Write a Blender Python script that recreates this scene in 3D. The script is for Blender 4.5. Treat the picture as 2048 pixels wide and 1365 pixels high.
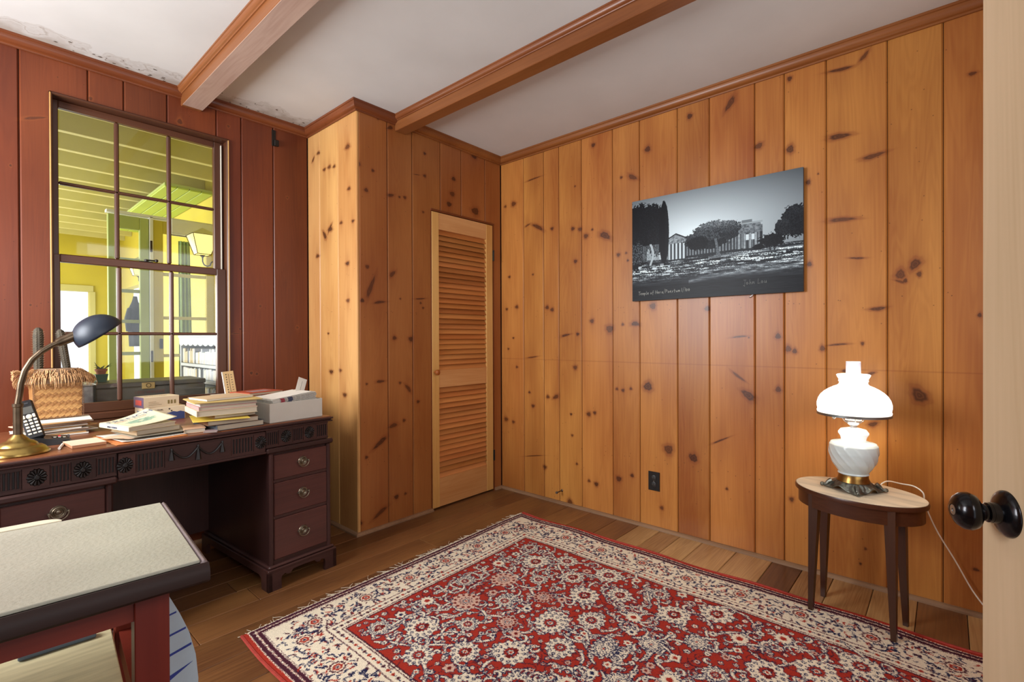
import bpy, math, random
import numpy as np
from mathutils import Vector, Matrix
for o in list(bpy.data.objects): bpy.data.objects.remove(o, do_unlink=True)
S = bpy.context.scene
COL = S.collection
PI = math.pi
H = 2.535          # ceiling height
YD = 0.60          # window wall plane
XC = -1.235        # side of the closet projection
XL = -3.75         # left wall
YR = -2.95         # rear wall (with the doorway the camera stands in)
# ------------------------------------------------------------------ camera
cam = bpy.data.cameras.new('camera'); co = bpy.data.objects.new('camera', cam); COL.objects.link(co)
cam.sensor_width = 36; cam.lens = 36*980.6/2048; cam.clip_start = 0.02
yaw, pit, rol = math.radians(48.417), math.radians(-.268), math.radians(-.216)
fw = Vector((math.sin(yaw)*math.cos(pit), math.cos(yaw)*math.cos(pit), math.sin(pit)))
r0 = Vector((math.cos(yaw), -math.sin(yaw), 0)); u0 = r0.cross(fw)
rt = math.cos(rol)*r0+math.sin(rol)*u0; up = -math.sin(rol)*r0+math.cos(rol)*u0
M = Matrix((rt, up, -fw)).transposed().to_4x4(); M.translation = Vector((-2.776, -2.575, 1.15))
co.matrix_world = M
S.camera = co
# ------------------------------------------------------------------ view, world, lights
S.view_settings.view_transform = 'Standard'
try: S.view_settings.look = 'None'
except Exception: pass
S.view_settings.gamma = 1; S.view_settings.use_curve_mapping = False
S.view_settings.exposure = 0.10
W = bpy.data.worlds.new('world'); S.world = W; W.use_nodes = True
bg = W.node_tree.nodes['Background']; bg.inputs[0].default_value = (.86, .93, 1, 1); bg.inputs[1].default_value = 1.5
def area(name, loc, rot, sx, sy, e, c=(1, 1, 1)):
    l = bpy.data.lights.new(name, 'AREA'); l.shape = 'RECTANGLE'; l.size = sx; l.size_y = sy; l.energy = e; l.color = c
    o = bpy.data.objects.new(name, l); COL.objects.link(o); o.location = loc; o.rotation_euler = rot
    return o
area('daylight_left_window', (XL-.10, -.28, 1.62), (0, math.radians(-90), 0), 1.2, 1.1, 100, (.95, .97, 1))
area('added_rear_fill', (-1.25, YR-.10, 1.55), (math.radians(90), 0, 0), 1.2, 1.3, 10, (.92, .96, 1))  # added fill for closet wall and desk fronts; the rear window is invented
area('doorway_fill', (-2.85, YR-.12, 1.75), (math.radians(90), 0, 0), .8, .6, 15, (.92, .96, 1))  # added fill behind the camera, imitates a flash; no hall lamp known
area('porch_side_fill', (-4.25, 3.1, 1.35), (0, math.radians(-90), 0), 1.6, 3.4, 120, (1, 1, .93))  # added fill in front of the solid left porch wall, brightens the joists
area('porch_window_daylight', (-3.4, 5.9, 1.4), (math.radians(-90), 0, 0), 1.2, 1.4, 60, (1, 1, 1))
# ------------------------------------------------------------------ materials
def lin(h):
    if isinstance(h, str): h = [int(h[i:i+2], 16)/255 for i in (0, 2, 4)]
    return tuple((c/12.92 if c <= .04045 else ((c+.055)/1.055)**2.4) for c in h)+(1,)
MC = {}
def nd(nt, t, **k):
    n = nt.nodes.new(t)
    for a, b in k.items(): setattr(n, a, b)
    return n
def mat(name, col, rough=.6, metal=0., var=.10, vs=14., bump=0., bs=60., emit=0., ecol=None, spec=.5, stretch=(1, 1, 1), coat=0.):
    if name in MC: return MC[name]
    m = bpy.data.materials.new(name); m.use_nodes = True; nt = m.node_tree; L = nt.links
    b = nt.nodes['Principled BSDF']
    c = lin(col)
    tc = nd(nt, 'ShaderNodeTexCoord'); mp = nd(nt, 'ShaderNodeMapping'); mp.inputs['Scale'].default_value = stretch
    L.new(tc.outputs['Object'], mp.inputs[0])
    n = nd(nt, 'ShaderNodeTexNoise'); n.inputs['Scale'].default_value = vs; n.inputs['Detail'].default_value = 5
    L.new(mp.outputs[0], n.inputs['Vector'])
    r = nd(nt, 'ShaderNodeValToRGB'); r.color_ramp.elements[0].position = .3; r.color_ramp.elements[1].position = .7
    r.color_ramp.elements[0].color = tuple(max(0, x*(1-var)) for x in c[:3])+(1,)
    r.color_ramp.elements[1].color = tuple(min(1, x*(1+var)) for x in c[:3])+(1,)
    L.new(n.outputs[0], r.inputs[0]); L.new(r.outputs[0], b.inputs['Base Color'])
    b.inputs['Roughness'].default_value = rough; b.inputs['Metallic'].default_value = metal
    b.inputs['Specular IOR Level'].default_value = spec
    if coat: b.inputs['Coat Weight'].default_value = coat; b.inputs['Coat Roughness'].default_value = .15
    if bump:
        n2 = nd(nt, 'ShaderNodeTexNoise'); n2.inputs['Scale'].default_value = bs; n2.inputs['Detail'].default_value = 4
        L.new(mp.outputs[0], n2.inputs['Vector'])
        bp = nd(nt, 'ShaderNodeBump'); bp.inputs['Strength'].default_value = bump; bp.inputs['Distance'].default_value = .004
        L.new(n2.outputs[0], bp.inputs['Height']); L.new(bp.outputs[0], b.inputs['Normal'])
    if emit:
        b.inputs['Emission Color'].default_value = lin(ecol or col); b.inputs['Emission Strength'].default_value = emit
    MC[name] = m
    return m
def image(name, arr, data=False):
    h, w = arr.shape[:2]
    im = bpy.data.images.new(name, w, h, alpha=False, float_buffer=False)
    if data: im.colorspace_settings.name = 'Non-Color'
    a = np.ones((h, w, 4), np.float32); a[..., :3] = arr
    im.pixels.foreach_set(a[::-1].ravel()); im.update(); im.pack()
    return im
def wood(name, c1, c2, axis=2, rough=.36, knots=None, ka=None, rnd=.09, gs=1., hue=.004, coat=.0, grainc=.5, spec=.38):
    """plank wood: long grain along one axis, per-plank tone, optional mask of knots in world metres"""
    if name in MC: return MC[name]
    m = bpy.data.materials.new(name); m.use_nodes = True; nt = m.node_tree; L = nt.links
    b = nt.nodes['Principled BSDF']
    tc = nd(nt, 'ShaderNodeTexCoord'); oi = nd(nt, 'ShaderNodeObjectInfo')
    mu = nd(nt, 'ShaderNodeMath', operation='MULTIPLY'); mu.inputs[1].default_value = 37.
    L.new(oi.outputs['Random'], mu.inputs[0])
    ad = nd(nt, 'ShaderNodeVectorMath', operation='ADD'); L.new(tc.outputs['Object'], ad.inputs[0]); L.new(mu.outputs[0], ad.inputs[1])
    def mapped(s, l):
        mp = nd(nt, 'ShaderNodeMapping'); sc = [s, s, s]; sc[axis] = l; mp.inputs['Scale'].default_value = sc
        L.new(ad.outputs[0], mp.inputs[0]); return mp
    m1 = mapped(9*gs, .55*gs); m2 = mapped(120*gs, 2.2*gs); m3 = mapped(3.2*gs, .9*gs)
    n1 = nd(nt, 'ShaderNodeTexNoise'); n1.inputs['Scale'].default_value = 1; n1.inputs['Detail'].default_value = 3; n1.inputs['Distortion'].default_value = .6; L.new(m1.outputs[0], n1.inputs['Vector'])
    n2 = nd(nt, 'ShaderNodeTexNoise'); n2.inputs['Scale'].default_value = 1; n2.inputs['Detail'].default_value = 3; L.new(m2.outputs[0], n2.inputs['Vector'])
    n3 = nd(nt, 'ShaderNodeTexNoise'); n3.inputs['Scale'].default_value = 1; n3.inputs['Detail'].default_value = 2; L.new(m3.outputs[0], n3.inputs['Vector'])
    # ring lines from iso bands of the low noise
    fr = nd(nt, 'ShaderNodeMath', operation='MULTIPLY'); fr.inputs[1].default_value = 17; L.new(n1.outputs[0], fr.inputs[0])
    sn = nd(nt, 'ShaderNodeMath', operation='SINE'); 
    f2 = nd(nt, 'ShaderNodeMath', operation='MULTIPLY'); f2.inputs[1].default_value = 6.28; L.new(fr.outputs[0], f2.inputs[0]); L.new(f2.outputs[0], sn.inputs[0])
    s1 = nd(nt, 'ShaderNodeMath', operation='MULTIPLY_ADD'); s1.inputs[1].default_value = .11*grainc; s1.inputs[2].default_value = 0; L.new(sn.outputs[0], s1.inputs[0])
    s2 = nd(nt, 'ShaderNodeMath', operation='MULTIPLY_ADD'); s2.inputs[1].default_value = .75*grainc; L.new(n2.outputs[0], s2.inputs[0]); L.new(s1.outputs[0], s2.inputs[2])
    s3 = nd(nt, 'ShaderNodeMath', operation='MULTIPLY_ADD'); s3.inputs[1].default_value = 1.6; L.new(n3.outputs[0], s3.inputs[0]); L.new(s2.outputs[0], s3.inputs[2])
    s4 = nd(nt, 'ShaderNodeMath', operation='SUBTRACT'); s4.inputs[1].default_value = .30+.375*grainc; L.new(s3.outputs[0], s4.inputs[0])
    r = nd(nt, 'ShaderNodeValToRGB'); r.color_ramp.elements[0].position = .1; r.color_ramp.elements[1].position = .9
    r.color_ramp.elements[0].color = lin(c1); r.color_ramp.elements[1].color = lin(c2); L.new(s4.outputs[0], r.inputs[0])
    hs = nd(nt, 'ShaderNodeHueSaturation')
    va = nd(nt, 'ShaderNodeMapRange'); va.inputs['To Min'].default_value = 1-rnd; va.inputs['To Max'].default_value = 1+rnd; L.new(oi.outputs['Random'], va.inputs[0])
    rh = nd(nt, 'ShaderNodeMath', operation='MULTIPLY'); rh.inputs[1].default_value = 7.77; L.new(oi.outputs['Random'], rh.inputs[0])
    rf = nd(nt, 'ShaderNodeMath', operation='FRACT'); L.new(rh.outputs[0], rf.inputs[0])
    hu = nd(nt, 'ShaderNodeMapRange'); hu.inputs['To Min'].default_value = .5-hue; hu.inputs['To Max'].default_value = .5+hue*.7; L.new(rf.outputs[0], hu.inputs[0])
    L.new(hu.outputs[0], hs.inputs['Hue']); L.new(va.outputs[0], hs.inputs['Value']); L.new(r.outputs[0], hs.inputs['Color'])
    out = hs.outputs[0]
    if knots is not None:
        sp = nd(nt, 'ShaderNodeSeparateXYZ'); L.new(tc.outputs['Object'], sp.inputs[0])
        ia, a0, a1, sgn = ka      # which axis is the horizontal of the wall, its span
        u = nd(nt, 'ShaderNodeMapRange', clamp=False); u.inputs['From Min'].default_value = a0; u.inputs['From Max'].default_value = a1; L.new(sp.outputs[ia], u.inputs[0])
        v = nd(nt, 'ShaderNodeMapRange', clamp=False); v.inputs['From Min'].default_value = 0; v.inputs['From Max'].default_value = H; L.new(sp.outputs[2], v.inputs[0])
        cb = nd(nt, 'ShaderNodeCombineXYZ'); L.new(u.outputs[0], cb.inputs[0]); L.new(v.outputs[0], cb.inputs[1])
        it = nd(nt, 'ShaderNodeTexImage', image=knots, extension='EXTEND'); L.new(cb.outputs[0], it.inputs[0])
        s = nd(nt, 'ShaderNodeSeparateColor'); L.new(it.outputs[0], s.inputs[0])
        x1 = nd(nt, 'ShaderNodeMixRGB', blend_type='MIX'); x1.inputs[2].default_value = lin('7a3f1d'); L.new(s.outputs[1], x1.inputs[0]); L.new(out, x1.inputs[1])
        x2 = nd(nt, 'ShaderNodeMixRGB', blend_type='MIX'); x2.inputs[2].default_value = lin('30150c'); L.new(s.outputs[0], x2.inputs[0]); L.new(x1.outputs[0], x2.inputs[1])
        out = x2.outputs[0]
    L.new(out, b.inputs['Base Color'])
    b.inputs['Roughness'].default_value = rough; b.inputs['Specular IOR Level'].default_value = spec
    if coat: b.inputs['Coat Weight'].default_value = coat; b.inputs['Coat Roughness'].default_value = .18
    bp = nd(nt, 'ShaderNodeBump'); bp.inputs['Strength'].default_value = .12; bp.inputs['Distance'].default_value = .002
    L.new(n3.outputs[0], bp.inputs['Height']); L.new(bp.outputs[0], b.inputs['Normal'])
    MC[name] = m
    return m
def glass(name, tint=(1, 1, 1), refl=.06, opac=0.):
    if name in MC: return MC[name]
    m = bpy.data.materials.new(name); m.use_nodes = True; nt = m.node_tree; L = nt.links
    for n in list(nt.nodes): nt.nodes.remove(n)
    o = nd(nt, 'ShaderNodeOutputMaterial'); t = nd(nt, 'ShaderNodeBsdfTransparent'); t.inputs[0].default_value = tint+(1,)
    g = nd(nt, 'ShaderNodeBsdfGlossy'); g.inputs['Roughness'].default_value = .03
    n = nd(nt, 'ShaderNodeTexNoise'); n.inputs['Scale'].default_value = 5
    f = nd(nt, 'ShaderNodeMapRange'); f.inputs['To Min'].default_value = refl*.7+opac; f.inputs['To Max'].default_value = refl*1.3+opac; L.new(n.outputs[0], f.inputs[0])
    x = nd(nt, 'ShaderNodeMixShader'); L.new(f.outputs[0], x.inputs[0]); L.new(t.outputs[0], x.inputs[1]); L.new(g.outputs[0], x.inputs[2]); L.new(x.outputs[0], o.inputs[0])
    MC[name] = m
    return m
def image_mat(name, im, axes, spans, rough=.5, bump=0, coat=0.):
    m = bpy.data.materials.new(name); m.use_nodes = True; nt = m.node_tree; L = nt.links; b = nt.nodes['Principled BSDF']
    tc = nd(nt, 'ShaderNodeTexCoord'); sp = nd(nt, 'ShaderNodeSeparateXYZ'); L.new(tc.outputs['Object'], sp.inputs[0])
    cb = nd(nt, 'ShaderNodeCombineXYZ')
    for i in (0, 1):
        u = nd(nt, 'ShaderNodeMapRange', clamp=False); u.inputs['From Min'].default_value = spans[i][0]; u.inputs['From Max'].default_value = spans[i][1]
        L.new(sp.outputs[axes[i]], u.inputs[0]); L.new(u.outputs[0], cb.inputs[i])
    it = nd(nt, 'ShaderNodeTexImage', image=im, extension='EXTEND'); L.new(cb.outputs[0], it.inputs[0]); L.new(it.outputs[0], b.inputs['Base Color'])
    b.inputs['Roughness'].default_value = rough; b.inputs['Specular IOR Level'].default_value = .14
    if coat: b.inputs['Coat Weight'].default_value = coat; b.inputs['Coat Roughness'].default_value = .08
    if bump:
        n2 = nd(nt, 'ShaderNodeTexNoise'); n2.inputs['Scale'].default_value = 420; L.new(tc.outputs['Object'], n2.inputs['Vector'])
        bp = nd(nt, 'ShaderNodeBump'); bp.inputs['Strength'].default_value = bump; bp.inputs['Distance'].default_value = .003
        L.new(n2.outputs[0], bp.inputs['Height']); L.new(bp.outputs[0], b.inputs['Normal'])
    return m
# ------------------------------------------------------------------ mesh helpers
class MB:
    def __init__(s): s.v = []; s.f = []
    def add(s, v, f, M=None):
        n = len(s.v)
        s.v += [tuple(M @ Vector(p)) for p in v] if M else [tuple(p) for p in v]
        s.f += [tuple(i+n for i in q) for q in f]; return s
    def box(s, x0, x1, y0, y1, z0, z1, c=0., M=None):
        if x0 > x1: x0, x1 = x1, x0
        if y0 > y1: y0, y1 = y1, y0
        if z0 > z1: z0, z1 = z1, z0
        c = min(c, (x1-x0)*.45, (y1-y0)*.45, (z1-z0)*.45)
        if c <= 0:
            v = [(x, y, z) for x in (x0, x1) for y in (y0, y1) for z in (z0, z1)]
            return s.add(v, [(0, 1, 3, 2), (4, 6, 7, 5), (0, 4, 5, 1), (2, 3, 7, 6), (0, 2, 6, 4), (1, 5, 7, 3)], M)
        # chamfered box
        X = (x0, x1); Y = (y0, y1); Z = (z0, z1); v = []; ix = {}
        for i in (0, 1):
            for j in (0, 1):
                for k in (0, 1):
                    dx, dy, dz = (c if i == 0 else -c), (c if j == 0 else -c), (c if k == 0 else -c)
                    ix[i, j, k] = len(v)
                    v += [(X[i], Y[j]+dy, Z[k]+dz), (X[i]+dx, Y[j], Z[k]+dz), (X[i]+dx, Y[j]+dy, Z[k])]
        f = []
        for i in (0, 1):
            q = [ix[i, 0, 0], ix[i, 0, 1], ix[i, 1, 1], ix[i, 1, 0]]; f.append(tuple(q if i == 0 else q[::-1]))
            q = [ix[0, i, 0]+1, ix[1, i, 0]+1, ix[1, i, 1]+1, ix[0, i, 1]+1]; f.append(tuple(q if i == 0 else q[::-1]))
            q = [ix[0, 0, i]+2, ix[0, 1, i]+2, ix[1, 1, i]+2, ix[1, 0, i]+2]; f.append(tuple(q if i == 0 else q[::-1]))
        for a in (0, 1):
            for b_ in (0, 1):
                s1 = (a == b_)
                q = [ix[a, b_, 0]+0, ix[a, b_, 1]+0, ix[a, b_, 1]+1, ix[a, b_, 0]+1]; f.append(tuple(q[::-1] if s1 else q))
                q = [ix[a, 0, b_]+0, ix[a, 1, b_]+0, ix[a, 1, b_]+2, ix[a, 0, b_]+2]; f.append(tuple(q if s1 else q[::-1]))
                q = [ix[0, a, b_]+1, ix[1, a, b_]+1, ix[1, a, b_]+2, ix[0, a, b_]+2]; f.append(tuple(q[::-1] if s1 else q))
        for (i, j, k), n in ix.items():
            q = (n, n+1, n+2); f.append(q if (i+j+k) % 2 == 1 else q[::-1])
        return s.add(v, f, M)
    def prism(s, pts, a, b, axis='z', M=None):
        """pts: 2D outline (ccw), extruded from a to b along axis"""
        n = len(pts)
        def P(p, t): return {'z': (p[0], p[1], t), 'y': (p[0], t, p[1]), 'x': (t, p[0], p[1])}[axis]
        v = [P(p, a) for p in pts]+[P(p, b) for p in pts]
        f = [(i, (i+1) % n, n+(i+1) % n, n+i) for i in range(n)]+[tuple(range(n))[::-1], tuple(range(n, 2*n))]
        return s.add(v, f, M)
    def lathe(s, prof, n=32, M=None, fr=None, fz=None, cap=True):
        v = []; f = []
        for j, (r, z) in enumerate(prof):
            for i in range(n):
                a = 2*PI*i/n; rr = r*(fr(a, z, r) if fr else 1)
                v.append((rr*math.cos(a), rr*math.sin(a), z+(fz(a, z, r) if fz else 0)))
        for j in range(len(prof)-1):
            for i in range(n): f.append((j*n+i, j*n+(i+1) % n, (j+1)*n+(i+1) % n, (j+1)*n+i))
        if cap: f.append(tuple(range(n))[::-1]); f.append(tuple(range((len(prof)-1)*n, len(prof)*n)))
        return s.add(v, f, M)
    def tube(s, pts, r, n=8, M=None, cap=True):
        pts = [Vector(p) for p in pts]; rs = r if isinstance(r, (list, tuple)) else [r]*len(pts)
        v = []; f = []; up_ = None
        for i, p in enumerate(pts):
            t = (pts[min(i+1, len(pts)-1)]-pts[max(i-1, 0)]).normalized()
            if up_ is None: up_ = Vector((0, 0, 1)) if abs(t.z) < .9 else Vector((1, 0, 0))
            a = t.cross(up_).normalized(); b_ = a.cross(t).normalized(); up_ = b_
            for k in range(n):
                an = 2*PI*k/n; v.append(tuple(p+rs[i]*(math.cos(an)*a+math.sin(an)*b_)))
        for i in range(len(pts)-1):
            for k in range(n): f.append((i*n+k, (i+1)*n+k, (i+1)*n+(k+1) % n, i*n+(k+1) % n))
        if cap: f.append(tuple(range(n))); f.append(tuple(range((len(pts)-1)*n, len(pts)*n))[::-1])
        return s.add(v, f, M)
    def grid(s, fn, nu, nv, M=None):
        v = [fn(i/nu, j/nv) for j in range(nv+1) for i in range(nu+1)]
        f = [(j*(nu+1)+i, j*(nu+1)+i+1, (j+1)*(nu+1)+i+1, (j+1)*(nu+1)+i) for j in range(nv) for i in range(nu)]
        return s.add(v, f, M)
    def sweep(s, prof, path, side=1):
        """prof: (out, z) closed outline; path: 2D points, mitred; out goes to the left of travel * side"""
        n = len(prof); P = [Vector(p) for p in path]; v = []
        for i, p in enumerate(P):
            d1 = (P[i]-P[i-1]).normalized() if i > 0 else (P[1]-P[0]).normalized()
            d2 = (P[i+1]-P[i]).normalized() if i < len(P)-1 else d1
            n1 = Vector((-d1.y, d1.x))*side; n2 = Vector((-d2.y, d2.x))*side
            m = (n1+n2); m = m/ (m.dot(n1)) 
            for o, z in prof: v.append((p.x+m.x*o, p.y+m.y*o, z))
        f = []
        for i in range(len(P)-1):
            for k in range(n): f.append((i*n+k, i*n+(k+1) % n, (i+1)*n+(k+1) % n, (i+1)*n+k))
        f.append(tuple(range(n))); f.append(tuple(range((len(P)-1)*n, len(P)*n))[::-1])
        return s.add(v, f)
    def build(s, name, m, parent=None, smooth=False, ang=40):
        me = bpy.data.meshes.new(name); me.from_pydata(s.v, [], s.f); me.materials.append(m)
        if True:
            import bmesh
            bm = bmesh.new(); bm.from_mesh(me); bmesh.ops.recalc_face_normals(bm, faces=bm.faces)
            if smooth:
                lim = math.radians(ang)
                for fc in bm.faces: fc.smooth = True
                for e in bm.edges:
                    if len(e.link_faces) == 2 and e.link_faces[0].normal.angle(e.link_faces[1].normal, 0) > lim: e.smooth = False
            bm.to_mesh(me); bm.free()
        o = bpy.data.objects.new(name, me); COL.objects.link(o)
        if parent: o.parent = parent
        return o
def B(name, m, parent, *b, c=.0, M=None):
    return MB().box(*b, c=c, M=M).build(name, m, parent)
def E(name, loc=(0, 0, 0), rz=0):
    o = bpy.data.objects.new(name, None); COL.objects.link(o); o.location = loc; o.rotation_euler = (0, 0, rz); o.empty_display_size = .05
    return o
def tag(o, label, cat, group=None, kind=None):
    o['label'] = label; o['category'] = cat
    if group: o['group'] = group
    if kind: o['kind'] = kind
    return o
def st(o): o['kind'] = 'structure'; return o
def T(x=0, y=0, z=0, rx=0, ry=0, rz=0, s=(1, 1, 1)):
    return Matrix.Translation((x, y, z)) @ Matrix.Rotation(rz, 4, 'Z') @ Matrix.Rotation(ry, 4, 'Y') @ Matrix.Rotation(rx, 4, 'X') @ Matrix.Diagonal((*s, 1))
def text(name, body, size, m, parent, M, ext=.0004, align='LEFT'):
    c = bpy.data.curves.new('t', 'FONT'); c.body = body; c.size = size; c.extrude = ext; c.align_x = align
    o = bpy.data.objects.new('t', c); COL.objects.link(o)
    me = bpy.data.meshes.new_from_object(o.evaluated_get(bpy.context.evaluated_depsgraph_get()))
    bpy.data.objects.remove(o, do_unlink=True)
    me.transform(M); me.materials.clear(); me.materials.append(m)
    t = bpy.data.objects.new(name, me); COL.objects.link(t); t.parent = parent
    return t
ORD = ('first second third fourth fifth sixth seventh eighth ninth tenth eleventh twelfth thirteenth fourteenth fifteenth sixteenth seventeenth eighteenth nineteenth twentieth '+' '.join('twenty-'+x for x in 'first second third fourth fifth sixth seventh eighth ninth'.split())+' thirtieth '+' '.join('thirty-'+x for x in 'first second third fourth fifth sixth'.split())).split()
rng = random.Random(7); NR = np.random.default_rng(5)
KA = [(-0.134,2.167,0.0249,0.0188,0.00),(-0.050,2.162,0.0129,0.0095,0.00),(-0.494,1.926,0.0153,0.0123,0.00),(-0.689,2.184,0.0081,0.0068,0.00),(-0.670,1.899,0.0163,0.0136,0.00),(-0.727,1.887,0.0160,0.0134,0.00),(-0.691,1.675,0.0162,0.0135,0.00),(-0.834,2.424,0.0172,0.0148,0.00),(-0.825,1.870,0.0096,0.0082,0.00),(-0.775,1.834,0.0196,0.0166,0.00),(-1.039,2.166,0.0105,0.0094,0.00),(-1.218,2.298,0.0210,0.0196,0.00),(-1.476,2.419,0.0172,0.0171,0.00),(-1.017,1.681,0.0142,0.0127,0.00),(-1.072,1.686,0.0087,0.0078,0.00),(-1.083,1.638,0.0086,0.0078,0.00),(-0.089,1.621,0.0127,0.0095,0.00),(-0.319,1.619,0.0094,0.0073,0.00),(-0.061,1.377,0.0128,0.0095,0.00),(-0.162,1.390,0.0173,0.0131,0.00),(-0.448,1.373,0.0178,0.0142,0.00),(-0.492,1.355,0.0175,0.0141,0.00),(-0.820,1.266,0.0173,0.0149,0.00),(-0.953,1.212,0.0290,0.0257,0.00),(-1.047,1.239,0.0105,0.0095,0.00),(-1.249,1.345,0.0224,0.0211,0.00),(-1.573,1.316,0.0165,0.0168,0.00),(-0.707,1.181,0.0141,0.0118,0.00),(-0.127,1.157,0.0100,0.0075,0.00),(-0.076,1.074,0.0102,0.0076,0.00),(-0.161,0.939,0.0124,0.0094,0.00),(-0.686,0.954,0.0183,0.0153,0.00),(-0.282,0.757,0.0119,0.0092,0.00),(-0.452,0.737,0.0156,0.0125,0.00),(-0.316,0.660,0.0164,0.0128,0.00),(-0.651,0.633,0.0103,0.0086,0.00),(-0.793,0.647,0.0175,0.0150,0.00),(-0.839,0.661,0.0134,0.0115,0.00),(-1.004,0.829,0.0107,0.0096,0.00),(-1.047,0.823,0.0123,0.0110,0.00),(-1.102,0.837,0.0103,0.0094,0.00),(-1.216,0.858,0.0308,0.0289,0.00),(-1.931,0.887,0.0149,0.0166,0.00),(-1.930,1.159,0.0149,0.0166,0.00),(-1.977,1.095,0.0157,0.0177,0.00),(-2.005,1.084,0.0121,0.0138,0.00),(-0.050,0.535,0.0206,0.0153,0.00),(-0.124,0.522,0.0151,0.0114,0.00),(-0.660,0.489,0.0103,0.0086,0.00),(-0.697,0.300,0.0101,0.0085,0.00),(-0.422,0.231,0.0180,0.0143,0.00),(-1.346,0.494,0.0305,0.0296,0.00),(-1.495,0.466,0.0257,0.0257,0.00),(-1.478,0.476,0.0144,0.0143,0.00),(-0.850,0.192,0.0171,0.0148,0.00),(-0.794,0.203,0.0117,0.0100,0.00),(-1.016,0.258,0.0213,0.0191,0.00),(-1.109,0.296,0.0136,0.0125,0.00),(-1.303,0.138,0.0125,0.0120,0.00),(-1.677,0.327,0.0079,0.0082,0.00),(-0.639,0.029,0.0228,0.0189,0.00),(-1.991,0.337,0.0111,0.0126,0.00),(-1.984,2.453,0.0122,0.0138,0.00),(-1.986,2.099,0.0189,0.0213,0.00),(-2.065,1.916,0.0117,0.0135,0.00),(-2.070,1.513,0.0117,0.0135,0.00),(-2.421,1.431,0.0191,0.0244,0.00),(-2.438,1.402,0.0086,0.0110,0.00),(-2.485,1.426,0.0100,0.0131,0.00),(-2.283,1.123,0.0076,0.0093,0.00),(-2.124,1.099,0.0124,0.0145,0.00),(-2.676,1.241,0.0074,0.0102,0.00),(-2.294,0.173,0.0056,0.0070,0.00),(-2.275,0.098,0.0057,0.0070,0.00),(-1.790,1.153,0.0049,0.0053,0.00),(-2.107,1.948,0.0042,0.0049,0.00),(-0.328,2.313,0.0680,0.0054,3.07),(-0.270,1.985,0.0277,0.0064,2.82),(-0.366,1.957,0.0628,0.0147,-2.64),(-0.921,1.817,0.0479,0.0228,-2.66),(-1.117,2.151,0.0377,0.0156,-2.60),(-1.697,2.421,0.0469,0.0173,2.17),(-1.133,1.241,0.0305,0.0155,-3.07),(-0.607,1.174,0.0408,0.0086,2.94),(-0.311,1.016,0.0522,0.0054,3.01),(-0.522,0.742,0.0290,0.0140,2.69),(-1.787,0.846,0.0438,0.0215,-2.49),(-1.738,0.944,0.0462,0.0070,-2.50),(-1.744,1.158,0.0433,0.0053,3.05),(-0.321,0.296,0.0861,0.0034,2.95),(-1.643,0.587,0.0534,0.0045,2.65),(-1.839,2.154,0.0236,0.0156,2.90),(-2.198,2.421,0.0543,0.0083,-3.05),(-2.290,2.449,0.0286,0.0091,2.29),(-2.193,2.106,0.0494,0.0142,-3.07),(-2.324,1.981,0.0483,0.0113,3.01),(-2.203,1.710,0.0600,0.0107,-3.08),(-2.262,1.521,0.0337,0.0047,-3.03),(-2.340,1.282,0.0340,0.0091,3.05),(-2.471,1.471,0.0289,0.0184,2.12),(-2.654,2.237,0.0150,0.0082,-3.12),(-2.188,1.118,0.0451,0.0047,3.04),(-2.486,0.898,0.0385,0.0264,-2.15),(-2.220,0.994,0.0178,0.0094,3.04),(-2.315,0.985,0.0184,0.0068,2.71),(-2.322,0.753,0.0210,0.0103,2.75),(-2.666,0.192,0.0121,0.0072,-3.02),(-2.420,1.399,0.0209,0.0056,-2.74)]
KB = [(-1.222,2.179,0.0164,0.0146,0.00),(-1.126,2.163,0.0120,0.0105,0.00),(-1.172,2.036,0.0151,0.0133,0.00),(-1.167,1.582,0.0152,0.0134,0.00),(-1.089,2.487,0.0105,0.0091,0.00),(-0.936,2.045,0.0094,0.0079,0.00),(-0.895,2.051,0.0135,0.0111,0.00),(-0.735,2.374,0.0124,0.0099,0.00),(-0.736,2.227,0.0145,0.0115,0.00),(-0.750,1.986,0.0103,0.0082,0.00),(-1.201,1.380,0.0149,0.0132,0.00),(-0.933,1.406,0.0076,0.0063,0.00),(-0.978,1.159,0.0167,0.0140,0.00),(-0.853,1.152,0.0217,0.0177,0.00),(-0.483,2.268,0.0210,0.0157,0.00),(-0.495,2.160,0.0255,0.0191,0.00),(-0.525,2.083,0.0252,0.0190,0.00),(-0.283,2.482,0.0305,0.0218,0.00),(-0.274,2.083,0.0409,0.0292,0.00),(-0.909,0.636,0.0134,0.0111,0.00),(-1.179,0.451,0.0117,0.0104,0.00),(-0.798,0.744,0.0141,0.0114,0.00),(-0.969,0.165,0.0187,0.0156,0.00),(-0.901,0.169,0.0115,0.0095,0.00),(-1.223,0.070,0.0164,0.0147,0.00),(-1.230,0.888,0.0098,0.0088,0.00),(-1.175,0.886,0.0084,0.0074,0.00),(-0.774,1.387,0.0102,0.0082,0.00),(-0.754,1.356,0.0103,0.0082,0.00),(-0.938,0.876,0.0113,0.0094,0.00),(-1.002,2.459,0.0241,0.0124,0.43),(-1.001,2.042,0.0265,0.0109,0.27),(-0.991,1.556,0.0305,0.0141,0.75),(-1.145,1.461,0.0835,0.0155,1.18),(-1.084,1.376,0.0471,0.0092,0.15),(-0.777,1.415,0.0449,0.0049,0.10),(-1.081,0.895,0.0334,0.0091,0.02),(-0.876,0.837,0.0369,0.0126,-0.85),(-0.990,0.614,0.0349,0.0140,0.19),(-1.084,0.524,0.0630,0.0156,0.59),(-1.085,0.099,0.0612,0.0141,0.50),(-0.801,2.219,0.0283,0.0025,0.13)]
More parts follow.
